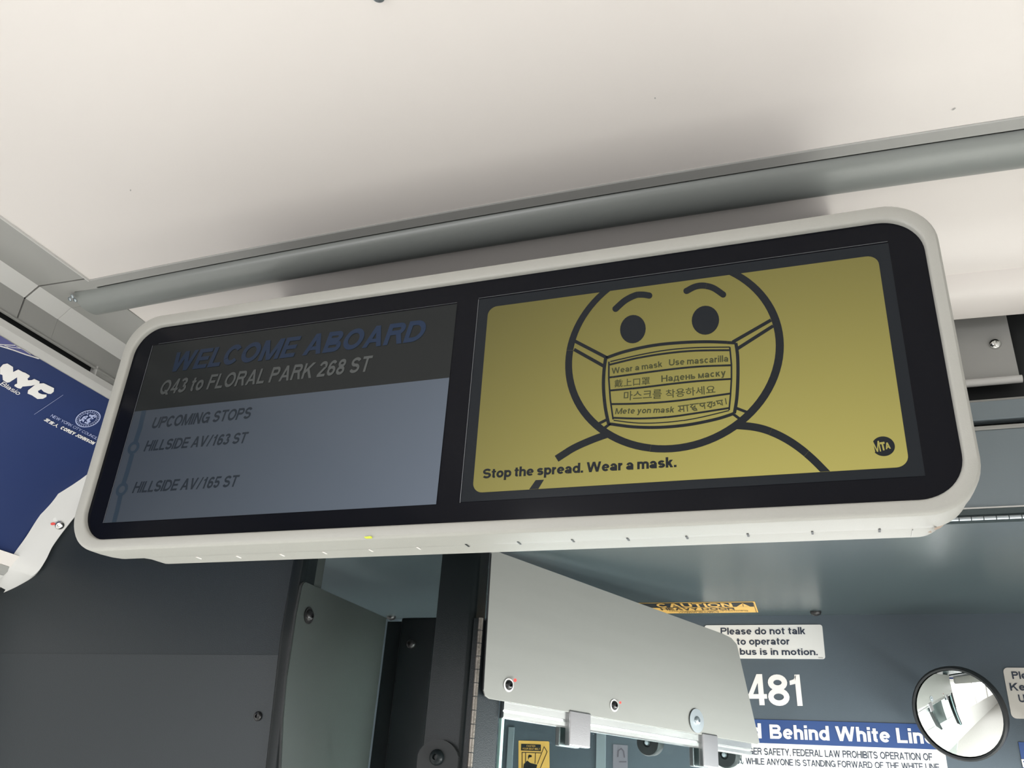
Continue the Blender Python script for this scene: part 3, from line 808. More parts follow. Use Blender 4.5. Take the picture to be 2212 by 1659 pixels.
# Bengali words, drawn stroke by stroke with their head line
bl = []
for pts in ([(878, 1058), (958, 1048)], [(892, 1056), (896, 1078), (884, 1090), (900, 1094)], [(918, 1054), (922, 1098)], [(896, 1082), (920, 1078)], [(944, 1050), (948, 1096)],
            [(962, 1046), (1028, 1038)], [(985, 1046), (970, 1062), (985, 1070), (1000, 1056), (1002, 1080)], [(978, 1078), (1010, 1074), (1014, 1086), (996, 1088), (984, 1080)],
            [(1030, 1040), (1078, 1034)], [(1040, 1040), (1038, 1052), (1056, 1060), (1064, 1048)], [(1066, 1036), (1072, 1078)],
            [(1084, 1032), (1128, 1026)], [(1112, 1030), (1092, 1056), (1118, 1064), (1120, 1030)], [(1128, 1040), (1140, 1030), (1144, 1050), (1128, 1056)], [(1106, 1066), (1112, 1070)],
            [(1150, 1022), (1200, 1014)], [(1160, 1022), (1164, 1040), (1176, 1034), (1190, 1048)], [(1190, 1016), (1198, 1052)], [(1218, 1000), (1226, 1044)]):
    bl += ml(pts, 8)
ink('mask_text', SC, bl, m_tx, rs, .0016)
# shoulders
ink('shoulder', SC, pxline(SC, curve([(1592, 920), (1625, 923), (1655, 930), (1688, 944), (1722, 965), (1757, 994), (1800, 1038)]), 16.5), lcd_dark, rs, .0014, lim)
c = curve([(1316, 938), (1280, 951), (1240, 969), (1203, 992)])
ink('shoulder', SC, pxline(SC, c, 15), lcd_dark, rs, .0014, lim)
ink('shoulder', SC, [pxpoly(SC, [(1158, 1038), (1176, 1037), (1162, 1060), (1141, 1062)])], lcd_dark, rs, .0014, lim)
text('slogan_text', 'Stop the spread. Wear a mask.', SC, (1043, 1035), (1462, 1010), (1044, 1014), lcd_dark, rs, w=.215, lift=.0016, space=.24, track=.05)
# round transit emblem: disc, slanted letters
c = SC.uv(1908, 965); er = (SC.uv(1933, 965)[0] - SC.uv(1883, 965)[0]) / 2
disc = [(c[0] + er * math.cos(math.radians(a)), c[1] + er * math.sin(math.radians(a))) for a in range(-150, 151, 10)]
disc = [(c[0] + er * math.cos(math.radians(a)), c[1] + er * math.sin(math.radians(a))) for a in range(-148, 149, 8)]
ink('emblem', SC, [disc, ], lcd_dark, rs, .0014, lim)
ey = lambda x, y: (1800 + x / 2.44, 560 + y / 2.44)
for ch, a, b, t_, w_ in (('M', (1888, 978.5), (1903.5, 976.5), (1887, 955), .18), ('T', (1904, 975), (1914.5, 973.5), (1903.5, 956.5), .27), ('A', (1913.5, 972), (1924.5, 970.5), (1914.5, 957.5), .24)):
    text('emblem_letter', ch, SC, a, b, t_, lcd_yel, rs, w=w_, lift=.0018)

# =================================================================== left side: poster, bracket, partition
PROF = [(-1.3925, 0.7240), (-1.532, 0.6200), (-1.594, 0.5690), (-1.627, 0.5230), (-1.6500, 0.4780), (-1.670, 0.4340)]
ad_bm = extrude_y(PROF + [(x - .003, z - .002) for x, z in reversed(PROF)], 0.2, 1.385)
poster = thing('advertising_poster', (-1.53, 0.8, 0.43), 'dark blue paper poster with white lettering along the left cove', 'poster')
build('sheet', ad_bm, m_poster, poster, smooth=True)
ta = Vector((-1.594 + 1.3925, 0, 0.569 - 0.724)).normalized()
AD = Plane((-1.3925, 0, 0.7240), (0, 1, 0), -ta)
n7 = lambda x, y: (x / 6.38, 720 + y / 6.38)
# big block monogram traced as three chunky letters
N_ = [(0, 470), (40, 425), (100, 412), (178, 460), (180, 530), (250, 495), (322, 535), (320, 545), (240, 600), (130, 670), (95, 678), (38, 640), (32, 570), (0, 560)]
Y_ = [(240, 500), (322, 533), (345, 540), (408, 578), (405, 600), (378, 618), (385, 645), (440, 640), (470, 625), (545, 660), (540, 690), (430, 720), (310, 730), (285, 760), (245, 752), (195, 722), (205, 700), (235, 690), (235, 600)]
C_ = [(500, 690), (600, 682), (742, 750), (738, 800), (700, 830), (665, 828), (600, 800), (608, 790), (570, 768), (520, 790), (530, 815), (580, 835), (640, 838), (638, 870), (590, 896), (515, 900), (378, 825), (385, 780)]
ink('monogram', AD, [pxpoly(AD, [n7(*q) for q in P_]) for P_ in (N_[:4] + N_[4:], Y_)], m_print, poster, .0008)
ink('monogram', AD, [pxpoly(AD, [n7(*q) for q in P_]) for P_ in ([(385, 780), (500, 690), (600, 682), (565, 766), (520, 790), (440, 850), (378, 825)], [(600, 682), (742, 750), (738, 800), (700, 830), (665, 828), (600, 800), (565, 766)],
     [(440, 850), (520, 790), (530, 815), (580, 835), (640, 838), (638, 870), (590, 896), (515, 900)])], m_print, poster, .0012)
text('poster_text', 'de Blasio', AD, n7(-150, 620), n7(248, 850), n7(-125, 560), m_print, poster, w=.13, lift=.0008)
ink('divider_line', AD, pxline(AD, [n7(870, 845), n7(470, 1115)], .55), m_pale, poster, .0008)
text('poster_text', 'NEW YORK CITY COUNCIL', AD, n7(692, 1142), n7(1325, 1462), n7(712, 1106), m_pale, poster, w=.12, lift=.0008, slant=-.1)
text('poster_text', 'COREY JOHNSON', AD, n7(822, 1310), n7(1278, 1532), n7(848, 1268), m_print, poster, w=.27, lift=.0008, slant=-.05)
textfont('poster_text', '发言人', AD, n7(592, 1195), n7(780, 1300), n7(625, 1150), m_print, poster, off=.03)
text('poster_text', 'ity', AD, (-1, 1139), (18, 1149), (1, 1118), m_print, poster, w=.2, lift=.001)
# swooping lines at the top edge
ink('violet_corner', AD, [pxpoly(AD, [n7(-60, -10), n7(520, 345), n7(400, 300), n7(250, 250), n7(0, 165), n7(-60, 150)])], m_poster2, poster, .0008)
for pts, w in (([(-60, 145), (60, 152), (210, 160)], 1.6), ([(0, 170), (180, 225), (360, 290), (535, 345)], 2.4), ([(60, 165), (180, 190), (285, 202)], 1.2), ([(90, 185), (200, 235), (330, 275), (480, 330)], 1.0), ([(220, 170), (330, 225), (420, 285)], .8)):
    ink('swoosh_line', AD, pxline(AD, [n7(*q) for q in pts], w), m_print, poster, .0012)
# round council seal
sc_ = (1212 / 6.38, 720 + 1172 / 6.38)
cu = AD.uv(*sc_); ru = .0235
seal = thing('council_seal', AD.at(cu[0], cu[1], 0)) if False else None
ink('seal', AD, ribbon([(cu[0] + ru * math.cos(t), cu[1] + ru * math.sin(t)) for t in [2 * math.pi * k / 40 for k in range(40)]], .0022, True)
    + ribbon([(cu[0] + ru * .72 * math.cos(t), cu[1] + ru * .72 * math.sin(t)) for t in [2 * math.pi * k / 32 for k in range(32)]], .0010, True)
    + [[(cu[0] + ru * .86 * math.cos(t) + a, cu[1] + ru * .86 * math.sin(t) + b) for a, b in ((-.0009, -.0012), (.0009, -.0010), (.0010, .0012), (-.0008, .0010))] for t in [2 * math.pi * k / 26 for k in range(26)]]
    + [[(cu[0] + a + random.uniform(-.001, .001), cu[1] + b + random.uniform(-.001, .001)) for a, b in ((x - s, y - s * .6), (x + s * .7, y - s), (x + s, y + s * .7), (x - s * .5, y + s))]
       for x, y, s in [(random.uniform(-.012, .012), random.uniform(-.012, .012), random.uniform(.0012, .0032)) for _ in range(34)]], m_pale, poster, .0010)

# white ledge and grey line below the poster
o = build('trim_12', extrude_y([(-1.672, .4345), (-1.660, .4330), (-1.6750, .4100), (-1.690, .4100)], 0.2, 1.385), m_white); tagit(o, 'white ledge under the blue poster', kind='structure')
o = build('trim_13', extrude_y([(-1.678, .4095), (-1.6930, .3930), (-1.71, .3930), (-1.70, .4150)], 0.2, 1.385), m_trim); tagit(o, 'grey groove below the white ledge', kind='structure')
o = build('trim_14', extrude_y([(-1.694, .3925), (-1.712, .375), (-1.745, .36), (-1.745, .3925)], 0.2, 1.385), m_cove); tagit(o, 'pale window head rail by the partition', kind='structure')

# curved bracket that ends the cove
inn = [(-1.375, .742), (-1.532, .6275), (-1.594, .5690), (-1.627, .5230), (-1.648, .4750), (-1.664, .4450), (-1.680, .4150), (-1.707, .3990), (-1.737, .385)]
out = [(-1.345, .735), (-1.460, .655), (-1.530, .590), (-1.574, .5350), (-1.613, .4710), (-1.624, .4330), (-1.639, .4060), (-1.679, .3840), (-1.715, .3700)]
br = thing('cove_end_bracket', (-1.6, 1.40, .37), 'curved pale grey bracket closing the cove beside the monitor', 'bracket')
def cs_(P_, n): return curve(P_, n)
A_ = cs_(inn, 5); B_ = cs_(out, 5)
bm = bmesh.new(); ra = [bm.verts.new((x, 1.372, z)) for x, z in A_]; rb = [bm.verts.new((x, 1.418, z)) for x, z in B_]
rc = [bm.verts.new((x - .02, 1.43, z - .01)) for x, z in B_]; rd = [bm.verts.new((x - .012, 1.388, z - .006)) for x, z in A_]
for p_, q_ in ((ra, rb), (rb, rc), (rd, ra)):
    for k in range(len(p_) - 1): bm.faces.new((p_[k], p_[k + 1], q_[k + 1], q_[k]))
build('bracket_band', bm, m_cove, br, smooth=True)
BRP = Plane(Vector((-1.648, 1.372, .475)), (0.035, 0.046, -.004), (.25, 0, 1))
BRP = Plane(Vector((-1.640, 1.372, .495)), Vector((0.035, 0.046, 0)), Vector((.040, 0, .10)))
p = BRP.hit(129, 1134, .003)
screw('bolt', p, BRP.n, .0105, m_chrome, br)
ink('bolt_slot', BRP, [pxpoly(BRP, [(106, 1124), (109, 1121), (124, 1126), (121, 1134), (108, 1130)])], m_lab, br, .005)
ink('shadow_slot', BRP, [pxpoly(BRP, [(116, 1132), (121, 1124), (127, 1125), (122, 1135)])], m_rub, br, .0054)
ink('red_mark', BRP, [pxpoly(BRP, ell(108, 1137, 4.5, 3.5, 20, 12))], m_red, br, .005)
# lower end cap seam
ink('joint_line', BRP, [pxpoly(BRP, [(50, 1192), (97, 1205), (97, 1209), (49, 1197)])], m_trim, br, -.006)

# partition behind the driver, facing the rear
YP = 1.42
part_ = thing('driver_partition', (-1.2, YP, -H), 'dark slate partition wall behind the driver, left of the grey post', 'partition')
zs = .1655 * YP
xr = -.690 * YP
build('upper_panel', slab([(-1.74, YP + .004, zs), (xr, YP + .004, zs), (xr, YP + .004, .84), (-1.74, YP + .004, .84)], (0, .02, 0)), m_slate, part_)
build('lower_panel', slab([(-1.74, YP + .03, -.55), (xr, YP + .03, -.55), (xr, YP + .030, .03), (xr, YP + .003, zs), (-1.74, YP + .003, zs), (-1.74, YP + .03, .03)], (0, .02, 0))
      if False else slab([(-1.74, YP + .073, -.35), (xr, YP + .073, -.35), (xr, YP + .003, zs), (-1.74, YP + .003, zs)], (0, .02, 0)), m_slate, part_)
LP = Plane((0, YP + .003, zs), (1, 0, 0), Vector((0, -.070, zs + .35)))
p = LP.hit(558, 1547, .0)
screw('bolt', p, LP.n, .0085, m_blk, part_)
# rounded post closing the partition edge
post = thing('partition_post', (-.965, YP, -H), 'rounded dark post at the free edge of the partition', 'post')
pr = [(-.9835, YP + .02), (-.9835, YP - .001), (-.979, YP - .004)] + [(-.966 + .012 * math.sin(a), YP - .004 + .012 - .012 * math.cos(a)) for a in [math.pi / 2 * k / 6 for k in range(7)]] + [(-.951, YP + .02)]
bm = bmesh.new()
zz = [(-.35, .070), (zs + .02, .002), (zs + .05, .0), (.437, .0)]
pr = [(-.9830, .03), (-.9835, .0)] + [(-.9735 - .010 * math.cos(a), -.010 * math.sin(a) + .0) for a in [math.pi / 2 * k / 5 for k in range(6)]][1:] + \
     [(-.9600 + .010 * math.sin(a), -.010 * math.cos(a)) for a in [math.pi / 2 * k / 6 for k in range(7)]] + [(-.9500, .03)]
rows = [[bm.verts.new((x, YP + y + dx, z)) for x, y in pr] for z, dx in zz]
for a, b in zip(rows, rows[1:]):
    for k in range(len(a) - 1): bm.faces.new((a[k], a[k + 1], b[k + 1], b[k]))
build('post_body', bm, m_slate_b, post, smooth=True)
# return face above the side panel, beside the post
build('return_face', slab([(-.9520, YP - .002, .34), (-.9520, YP - .002, .4365), (-.9520, YP + .060, .4365), (-.9520, YP + .060, .34)], (-.004, 0, 0)), m_panel, post)

# side panel that runs forward from the post
sp = thing('side_panel', (-.945, 1.6, -.3), 'grey-green side panel with one dark bolt, right of the rounded post', 'panel')
XP = -.9485
SP = Plane((XP, 0, 0), (0, 1, 0), (0, 0, 1))
pts = [(XP, 1.500, -.35)] + [tuple(SP.hit(*q)) for q in ((608, 1659), (613, 1551), (620.5, 1465), (630.5, 1400), (641, 1328), (653, 1266), (656, 1260), (661, 1257.5))] + [(XP, 1.757, .3725), (XP, 1.757, -.35)]
build('panel_sheet', slab(pts, (-.006, 0, 0)), m_panel, sp)
p = SP.hit(666, 1330)
screw('bolt', (XP + .0006, p.y, p.z), (1, 0, 0), .0115, m_blk, sp, washer=.0155, mw=m_blk)
el = pts[1:9]
build('panel_edge_seal', slab([(XP - .001, q[1] - .0035, q[2]) for q in el] + [(XP - .001, q[1] + .0005, q[2]) for q in reversed(el)], (-.003, 0, 0)), m_gap, sp)

# recessed dark box face with bolt and plate edge
rb_ = thing('recessed_box', (-.88, 1.76, -.3), 'dark recessed box between the side panel and the door pillar', 'box')
XR = -.4695 * 1.757
build('box_face', nbox((XP, 1.765, -.35), (-.765, 1.80, .366)), m_slate_b, rb_)
a_ = Plane((0, 1.757, 0), (1, 0, 0), (0, 0, 1))
xs_ = a_.hit(868, 1336).x
build('cover_plate', nbox((xs_, 1.756, -.35), (XR, 1.766, .3728)), m_slate_b, rb_, bevel=.004, seg=3)
p = a_.hit(889, 1391)
screw('bolt', (p.x, 1.756, p.z), (0, -1, 0), .0105, m_blk, rb_)

# =================================================================== pillar, hinge and door
pil = thing('door_pillar', (-.63, YP, -H), 'dark square pillar with a rounded corner carrying the door hinge', 'pillar')
xl, xrr = -.4700 * YP, -.4190 * YP
rc_ = .011
pp = [(xl, .05), (xl, .0)] + [(xrr - rc_ + rc_ * math.sin(a), rc_ - rc_ * math.cos(a)) for a in [math.pi / 2 * k / 8 for k in range(9)]] + [(xrr, .05)]
bm = bmesh.new()
r0 = [bm.verts.new((x, YP + y, -.35)) for x, y in pp]; r1 = [bm.verts.new((x, YP + y, .4335)) for x, y in pp]
for k in range(len(pp)): bm.faces.new((r0[k], r0[(k + 1) % len(pp)], r1[(k + 1) % len(pp)], r1[k]))
bm.faces.new(r0); bm.faces.new(r1)
build('pillar_body', bm, m_slate_b, pil, smooth=True)
PI_ = Plane((0, YP, 0), (1, 0, 0), (0, 0, 1))
c = PI_.hit(949, 1655)
rr = .040
pts = [(c.x - rr, YP - .001, c.z - .12)] + [(c.x + rr * math.cos(t), YP - .001, c.z + rr * math.sin(t)) for t in [math.pi - math.pi * k / 16 for k in range(17)]] + [(c.x + rr, YP - .001, c.z - .12)]
build('round_topped_plate', slab([(min(max(x, xl - .004), xrr - .004), y, z) for x, y, z in pts], (0, -.010, 0)), m_gap, pil)
p = Plane((0, YP - .011, 0), (1, 0, 0), (0, 0, 1)).hit(944, 1636)
screw('bolt', (p.x, YP - .011, p.z), (0, -1, 0), .0125, m_slate_b, pil, washer=None)

# door hinge with knuckles
az = math.radians(28)
du = Vector((math.sin(az), math.cos(az), 0)); dn = Vector((math.cos(az), -math.sin(az), 0))
P0 = Vector((-.586, YP, 0))
DR = Plane(P0, du, (0, 0, 1))
dh = thing('door_hinge', (-.58, YP, -.3), 'worn steel piano hinge between the pillar and the driver door', 'hinge')
kx_ = -.4085 * YP; kz = .2105 * YP; kp = .0164 * YP * .93
z = kz; n = 0
while z > -.04:
    bm = bmesh.new(); tube(bm, (kx_, YP - .004, z - kp + .0007), (kx_, YP - .004, z - .0007), .0044, 12)
    build('knuckle', bm, m_knuck, dh, smooth=True); z -= kp; n += 1
build('hinge_leaf', nbox((xrr + .0005, YP - .0005, -.10), (kx_, YP + .002, kz)), m_slate_b, dh)
build('hinge_pin', tube(bmesh.new(), (kx_, YP - .004, -.05), (kx_, YP - .004, kz - .001), 0.0036), m_rub, dh)

door = thing('driver_door', (P0.x, P0.y, -H), 'half open driver door with steel top plate, bright rail and glass pane', 'door')
def dpt(u, z, off=0.0): return P0 + du * u + Vector((0, 0, z)) + dn * off
# slate stile next to the hinge
build('stile', slab([dpt(.008, -.35), dpt(.062, -.35), dpt(.062, .222), dpt(.062, .2995), dpt(.008, .2995)], -dn * .03), m_slate, door, bevel=.004, seg=3)
# steel plate
prt = [(1075, 1110, 1), (1062, 1196, 1), (1045, 1490, 1), (1048, 1503, 1), (1057, 1509.5, 1), (1636, 1607.5, 1), (1641, 1604, 1), (1592, 1392, 1), (1580, 1378, 1), (1562, 1369, 1), (1088, 1196, 1)]
PO = .013
pts = []
for px, py, _ in prt:
    d_ = ray(px, py); q = P0 + dn * PO; pts.append(d_ * (dn.dot(q) / dn.dot(d_)))
zb = (pts[4].z + pts[5].z) / 2
top0 = pts[10]; dirt = (pts[9] - pts[10]).normalized()
pts[0] = pts[1] + Vector((0, 0, .040)) ; pts[1] = pts[1]
# run the sloping top on behind the monitor until it meets the upright edge
top_hidden = top0 - dirt * ((top0 - pts[1]).dot(du) / dirt.dot(du))
pts = [top_hidden] + pts[1:]
build('top_plate', slab(pts, -dn * .003), m_brush, door, bevel=.0006)
build('plate_shadow_edge', slab([pts[1] + Vector((-.0014, 0, 0)), pts[2] + Vector((-.0014, 0, 0)), pts[2], pts[1]], -dn * .003), m_rub, door)
DP = Plane(P0 + dn * PO, du, (0, 0, 1))
for px, py in ((1098, 1480), (1326, 1524)):
    p = DP.hit(px, py)
    screw('bolt', p + dn * .0004, dn, .0085, m_blk, door, washer=.0112, mw=m_lab)
p = DP.hit(1503, 1557)
screw('bolt', p + dn * .002, dn, .009, m_zinc, door, washer=.0235, mw=m_zinc)
for c_ in ((1106, 1470, 3.5), (1333, 1518, 2.6)):
    ink('red_mark', DP, [pxpoly(DP, ell(c_[0], c_[1], c_[2], c_[2] * 1.1, 0, 10))], m_red, door, .008)
# scuffs on the plate
ink('scuff_mark', DP, [pxpoly(DP, [(1539, 1369), (1547, 1372), (1560, 1420), (1568, 1470), (1572, 1490), (1564, 1486), (1555, 1450)])], m_zinc, door, .0006) if False else None
# bright aluminium rail under the plate, two rounded steps
zb0 = zb
rail = bmesh.new()
secp = [(-.002, .004), (.0060, .004), (.0085, .0), (.0085, -.012), (.006, -.0145), (.0085, -.017), (.0085, -.0235), (.006, -.026), (-.002, -.026)]
u0, u1 = .064, .80
ra_ = [rail.verts.new(dpt(u0, zb0 + z_, o_)) for o_, z_ in secp]; rb2 = [rail.verts.new(dpt(u1, zb0 + z_, o_)) for o_, z_ in secp]
for k in range(len(secp)): rail.faces.new((ra_[k], ra_[(k + 1) % len(secp)], rb2[(k + 1) % len(secp)], rb2[k]))
rail.faces.new(ra_); rail.faces.new(rb2)
build('aluminium_rail', rail, m_alu, door)
# glass pane with a green edge
GO = -.002
GP = Plane(P0 + dn * GO, du, (0, 0, 1))
g0 = GP.uv(1069, 1541); g1 = GP.uv(1505, 1617)
zg = (g0[1] + g1[1]) / 2
print('glass top', g0, g1, 'plate bottom', [round(q.z, 3) for q in pts])
build('glass_pane', slab([dpt(.072, -.35, GO), dpt(.78, -.35, GO), dpt(.78, zg, GO), dpt(.072, zg, GO)], -dn * .006), m_pane, door)
build('glass_edge', slab([dpt(.0695, -.35, GO + .0004), dpt(.0755, -.35, GO + .0004), dpt(.0755, zg - .003, GO + .0004), dpt(.0755, zg, GO + .0004), dpt(.0725, zg, GO + .0004), dpt(.0695, zg - .003, GO + .0004)], -dn * .007), m_edge, door, label='green end of the glass')
build('glass_edge', slab([dpt(.0755, zg - .0022, GO + .0004), dpt(.78, zg - .0022, GO + .0004), dpt(.78, zg, GO + .0004), dpt(.0755, zg, GO + .0004)], -dn * .007), m_edge, door, label='green top edge of the glass')
# two clamps gripping the glass
def clampf(pa, pb, pc):
    CP = Plane(P0 + dn * .016, du, (0, 0, 1))
    a0 = CP.uv(*pa); a1 = CP.uv(*pb); lo_ = CP.uv(*pc)
    ua, ub = a0[0], a1[0]; za, zz_ = zb0 + .004, lo_[1]
    bm = bmesh.new()
    def cb(u0, u1, z0, z1, o0, o1):
        vs = [bm.verts.new(dpt(u, z, o_)) for u in (u0, u1) for o_ in (o0, o1) for z in (z0, z1)]
        for f in ((0, 1, 3, 2), (4, 6, 7, 5), (0, 4, 5, 1), (2, 3, 7, 6), (0, 2, 6, 4), (1, 5, 7, 3)): bm.faces.new([vs[i] for i in f])
    cb(ua, ub, zz_, za, .003, .016)
    cl = build('glass_clamp', bm, m_clamp, door, bevel=.0022, seg=3)
    bm = bmesh.new(); cb(ua + .0005, ub - .001, zz_, za, -.022, -.010)
    build('back_jaw', bm, m_clamp, cl, bevel=.002, seg=2)
    bm = bmesh.new(); cb(ua + .001, ub - .001, zg + .004, za, -.012, .004)
    build('bridge', bm, m_clamp, cl)
    return cl
clampf((1232, 1544), (1277, 1550), (1240, 1612))
clampf((1519, 1592), (1551, 1598), (1522, 1656))
# rubber buffers on the far side of the rail
for px, py, r in ((1400, 1604, .026), (1566, 1630, .028)):
    q = Plane(P0 - dn * .055, du, (0, 0, 1)).hit(px, py)
    bf = bmesh.new(); lathe(bf, q, Vector((-.25, -1, -.12)), [(0, -.02), (r, -.02), (r, .0), (r * .93, .004), (r * .35, .006), (r * .28, .003), (0, .003)], 26)
    t = build('rubber_buffer', bf, m_rub, door, smooth=True)
    bf = bmesh.new(); lathe(bf, q, Vector((-.25, -1, -.12)), [(0, .0095), (r * .16, .009), (r * .22, .003)], 14)
    build('screw_head', bf, m_zinc, t, smooth=True)

# =================================================================== notices
def label_plate(name, pts, label, cat, m=m_lab, r=.006, th=.0012):
    (x0, z0), (x1, z1) = pts
    t = thing(name, (x0, YW, z0), label, cat)
    build('backing', slab([(x, YW - .0004, z) for x, z in rrect(x0, x1, z0, z1, r, 5)], (0, -th, 0)), m, t)
    return t
a = WL.uv(1522, 1353); b = WL.uv(1782, 1423); c = WL.uv(1777, 1349.5)
t = label_plate('notice_sign', ((a[0], b[1] - .001), (b[0] + .001, c[1])), 'white notice reading please do not talk to operator', 'sign')
LS = Plane((0, YW - .0016, 0), (1, 0, 0), (0, 0, 1))
n6 = lambda x, y: (1360 + x / 4.809, 1280 + y / 4.809)
text('notice_text', 'Please do not talk', LS, n6(948, 438), n6(1828, 434), n6(950, 366), m_ink, t, w=.18, lift=.0006)
text('notice_text', 'to operator', LS, n6(1116, 544), n6(1666, 542), n6(1128, 472), m_ink, t, w=.18, lift=.0006)
text('notice_text', 'while bus is in motion.', LS, n6(868, 646), n6(1956, 652), n6(1145, 580), m_ink, t, w=.18, lift=.0006)
ink('small_print', LS, [pxpoly(LS, [n6(1962, 674), n6(2010, 675), n6(2010, 683), n6(1962, 682)])], m_trim, t, .0006)

# fleet number
t = thing('fleet_number', (-.07, YW, .26), 'large white numerals 481 stuck on the slate wall', 'number')
n1 = lambda x, y: (1560 + x / 3.3926, 1180 + y / 3.3926)
for s, a, b, c in (('4', (186, 1165), (335, 1165), (186, 938)), ('8', (343, 1168), (500, 1168), (343, 940)), ('1', (494, 1170), (617, 1170), (494, 941))):
    text('digit', s, WL, n1(*a), n1(*b), n1(*c), m_print, t, w=.175, lift=.0006)

# white line notice: blue band over white field
t = thing('white_line_sign', (0, YW, .1), 'blue and white safety notice about standing behind the white line', 'sign')
c1 = WL.uv(*n1(0, 1262)); c2 = WL.uv(*n1(1562, 1310)); c3 = WL.uv(*n1(1632, 1498))
xb0 = WL.uv(1520, 1550)[0]
x_r = c2[0] + .012
zt_, zm, zb_ = c2[1] + .001, c3[1] + .0015, -.01
build('blue_band', slab([(xb0, YW - .0004, zm), (x_r, YW - .0004, zm), (x_r, YW - .0004, zt_), (xb0, YW - .0004, zt_)], (0, -.0012, 0)), m_blue, t)
build('white_field', slab([(xb0, YW - .0004, zb_), (x_r, YW - .0004, zb_), (x_r, YW - .0004, zm), (xb0, YW - .0004, zm)], (0, -.0012, 0)), m_lab, t)
text('band_text', 'Stand', LS, n1(-130, 1392), n1(290, 1408), n1(350, 1300), m_print, t, w=.205, lift=.0006)
text('band_text', 'Behind White Line', LS, n1(352, 1410), n1(1568, 1450), n1(355, 1306), m_print, t, w=.205, lift=.0006)
text('field_text', 'FOR PASSENGER SAFETY, FEDERAL LAW PROHIBITS OPERATION OF', LS, n1(-95, 1516), n1(1545, 1572), n1(72, 1472), m_ink, t, w=.155, lift=.0006, space=.42)
text('field_text', 'BUS WHILE ANYONE IS STANDING FORWARD OF THE WHITE LINE.', LS, n1(70, 1594), n1(1605, 1645), n1(72, 1548), m_ink, t, w=.155, lift=.0006, space=.42)

# right-hand notices cut by the frame
n2 = lambda x, y: (1960 + x / 6.94, 1420 + y / 6.94)
a = WL.uv(*n2(1427, 155)); b = WL.uv(*n2(1530, 915))
t = label_plate('notice_sign', ((a[0], b[1]), (a[0] + .20, a[1])), 'pale notice beginning Ple Ke at the right of the round mirror', 'sign', m=mat('pale_notice', (.66, .63, .58), .45), r=.01)
text('notice_text', 'Ple', LS, n2(1578, 325), n2(1800, 325), n2(1575, 212), m_ink, t, w=.19, lift=.0006)
text('notice_text', 'Ke', LS, n2(1548, 500), n2(1775, 500), n2(1545, 385), m_ink, t, w=.19, lift=.0006)
text('notice_text', 'U', LS, n2(1680, 675), n2(1775, 675), n2(1675, 558), m_ink, t, w=.19, lift=.0006)
a = WL.uv(*n2(1640, 1240))
t = thing('blue_sign', (a[0], YW, .06), 'blue sign in the corner below the pale notice', 'sign')
build('backing', slab([(a[0] + .002, YW - .0004, -.01), (a[0] + .16, YW - .0004, -.01), (a[0] + .16, YW - .0004, a[1] - .004), (a[0] + .002, YW - .0004, a[1] - .004)], (0, -.0012, 0)), m_blue, t)
text('sign_text', 'P', LS, n2(1735, 1650), n2(1815, 1650), n2(1732, 1528), m_print, t, w=.2, lift=.0006)

# caution label on the hatch
hl = Plane(HT.at(0, 0, .0006), (1, 0, 0), -hu)
t = thing('caution_label', HT.hit(1560, 1312), 'orange and black caution heavy door label on the hatch', 'label')
cc = [n6(-30, 110), n6(1300, 94), n6(1338, 206), n6(-10, 222)]
ink('backing', hl, [pxpoly(hl, cc)], m_yell, t, .0)
ink('black_header', hl, [pxpoly(hl, [n6(0, 113), n6(1280, 100), n6(1292, 144), n6(0, 160)])], m_rub, t, .0006)
text('caution_text', 'CAUTION', hl, n6(300, 148), n6(1075, 142), n6(310, 110), m_yell, t, w=.2, lift=.0012)
text('caution_text', 'HEAVY DOOR', hl, n6(335, 180), n6(1098, 176), n6(335, 158), m_rub, t, w=.17, lift=.0012)
text('caution_text', 'Use both hands while unfastening', hl, n6(420, 194), n6(1230, 188), n6(420, 184), m_rub, t, w=.12, lift=.0012)
text('caution_text', 'LOWER SLOWLY', hl, n6(520, 207), n6(940, 203), n6(520, 196), m_rub, t, w=.14, lift=.0012)
ink('warning_triangle', hl, [pxpoly(hl, [n6(1112, 142), n6(1172, 106), n6(1252, 140)])], m_yell, t, .0012)
ink('exclamation_mark', hl, [pxpoly(hl, [n6(1170, 115), n6(1180, 115), n6(1184, 130), n6(1176, 130)]), pxpoly(hl, [n6(1176, 133), n6(1184, 133), n6(1186, 138), n6(1178, 138)])], m_rub, t, .0018)
ink('border_line', hl, pxline(hl, [n6(1284, 102), n6(1318, 202)], 1.0), m_rub, t, .0008)

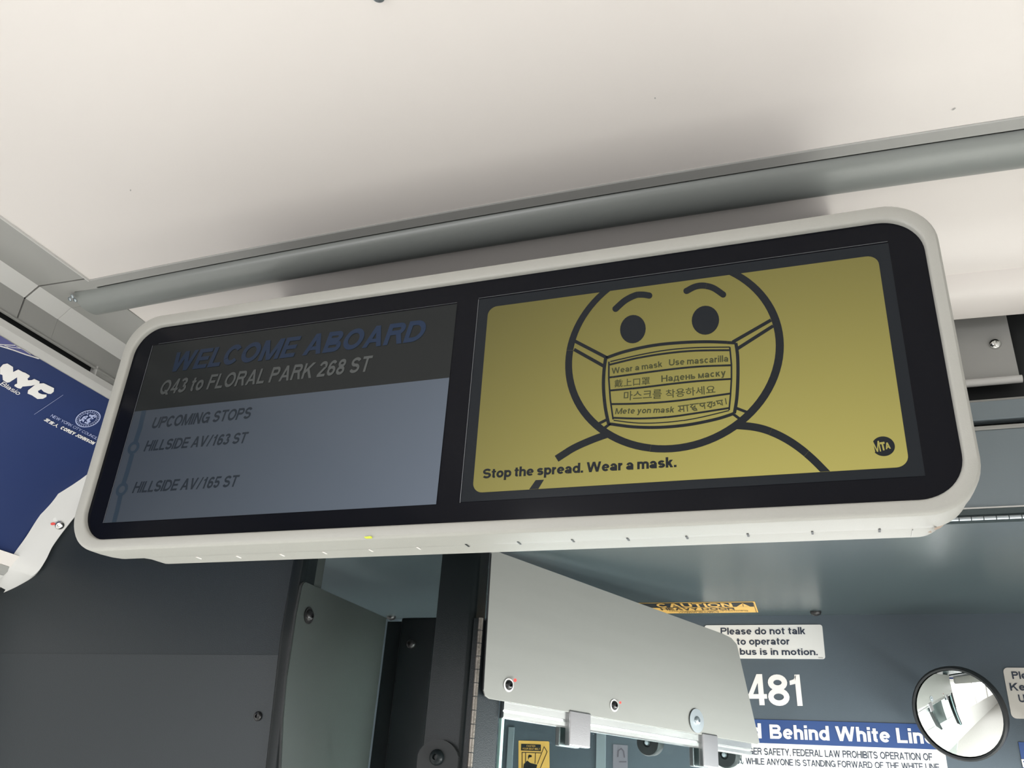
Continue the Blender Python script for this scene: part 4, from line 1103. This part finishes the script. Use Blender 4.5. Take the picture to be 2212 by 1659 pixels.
# seat belt label behind the glass
n4 = lambda x, y: (1080 + x / 7.9, 1500 + y / 7.9)
t = thing('seat_belt_label', WL.hit(*n4(580, 1250)), 'amber seat belt label seen through the door glass', 'label')
ink('backing', WL, [pxpoly(WL, [n4(318, 795), n4(330, 787), n4(828, 802), n4(843, 815), n4(850, 1500), n4(315, 1500)])], m_yell, t, .0012)
ink('black_header', WL, [pxpoly(WL, [n4(365, 845), n4(700, 857), n4(700, 970), n4(362, 958)])], m_rub, t, .0018)
text('label_text', 'FASTEN', WL, n4(458, 895), n4(605, 898), n4(460, 865), m_yell, t, w=.16, lift=.0024)
text('label_text', 'YOUR SEAT BELT', WL, n4(385, 942), n4(685, 950), n4(387, 910), m_yell, t, w=.16, lift=.0024)
pic = pxline(WL, [n4(380, 1400), n4(380, 990), n4(700, 1000)], 1.5) + pxline(WL, [n4(440, 995), n4(440, 1170)], 1.5) + pxline(WL, [n4(610, 1000), n4(600, 1180)], 1.5) \
    + pxline(WL, [n4(640, 1190), n4(755, 895), n4(808, 980), n4(690, 1260)], 1.4) \
    + [pxpoly(WL, [n4(480, 1060), n4(500, 1030), n4(545, 1040), n4(545, 1070), n4(500, 1080), n4(485, 1120)]), pxpoly(WL, [n4(400, 1260), n4(410, 1190), n4(470, 1130), n4(520, 1170), n4(640, 1200), n4(620, 1270)])]
ink('pictogram', WL, pic, m_rub, t, .0018)
# faint pinkish label further along, also behind the glass
t = ink('faded_label', WL, [pxpoly(WL, [n4(1930, 850), n4(2180, 870), n4(2180, 1500), n4(1925, 1500)])], mat('faded_mauve', (.20, .19, .22), .5), None, .0012)
tagit(t, 'faded mauve label on the slate wall behind the glass', 'label')
t = ink('faded_mark', WL, pxline(WL, [n4(2010, 1070), n4(2020, 960), n4(2070, 925), n4(2110, 970), n4(2125, 1080)], 3) + pxline(WL, [n4(2035, 1150), n4(2160, 1150)], 3), mat('faded_ink', (.11, .10, .12), .5), t, .0018)
# narrow pale strips on the wall, painting upright reflections in the glass
for i, (x0, x1) in enumerate(((1098, 1110), (1289, 1309))):
    u0_ = WL.uv(x0, 1600)[0]; u1_ = WL.uv(x1, 1600)[0]
    o = build('reflection_strip', nbox((u0_, YW - .004, -.02), (u1_, YW - .0004, .20)), m_head); tagit(o, ('narrow painted reflection left of the amber label', 'narrow painted reflection right of the amber label')[i], kind='structure')

# =================================================================== round mirror
MC = Plane((0, 2.14, 0), (1, 0, 0), (0, 0, 1)).hit(2070, 1541)
mn = Vector((-.52, -1.0, -.30)).normalized()
mr = thing('round_mirror', MC, 'round convex mirror in a dark rim on the slate wall', 'mirror')
R_ = .0885
pf = [(0, .012)] + [(R_ * math.sin(a) , .012 * (1 - (math.sin(a)) ** 2)) for a in [math.pi / 2 * k / 14 for k in range(1, 15)]]
build('mirror_glass', lathe(bmesh.new(), MC, mn, pf, 48), m_mirror, mr, smooth=True)
build('rim', lathe(bmesh.new(), MC, mn, [(R_ - .001, .0035), (R_ + .003, .0045), (R_ + .0065, .001), (R_ + .006, -.012), (R_ - .01, -.020), (0, -.022)], 48), m_rub, mr, smooth=True)
build('arm', tube(bmesh.new(), MC - mn * .02, (MC.x + .02, YW + .001, MC.z + .02), .009, 12), m_rub, mr, smooth=True)
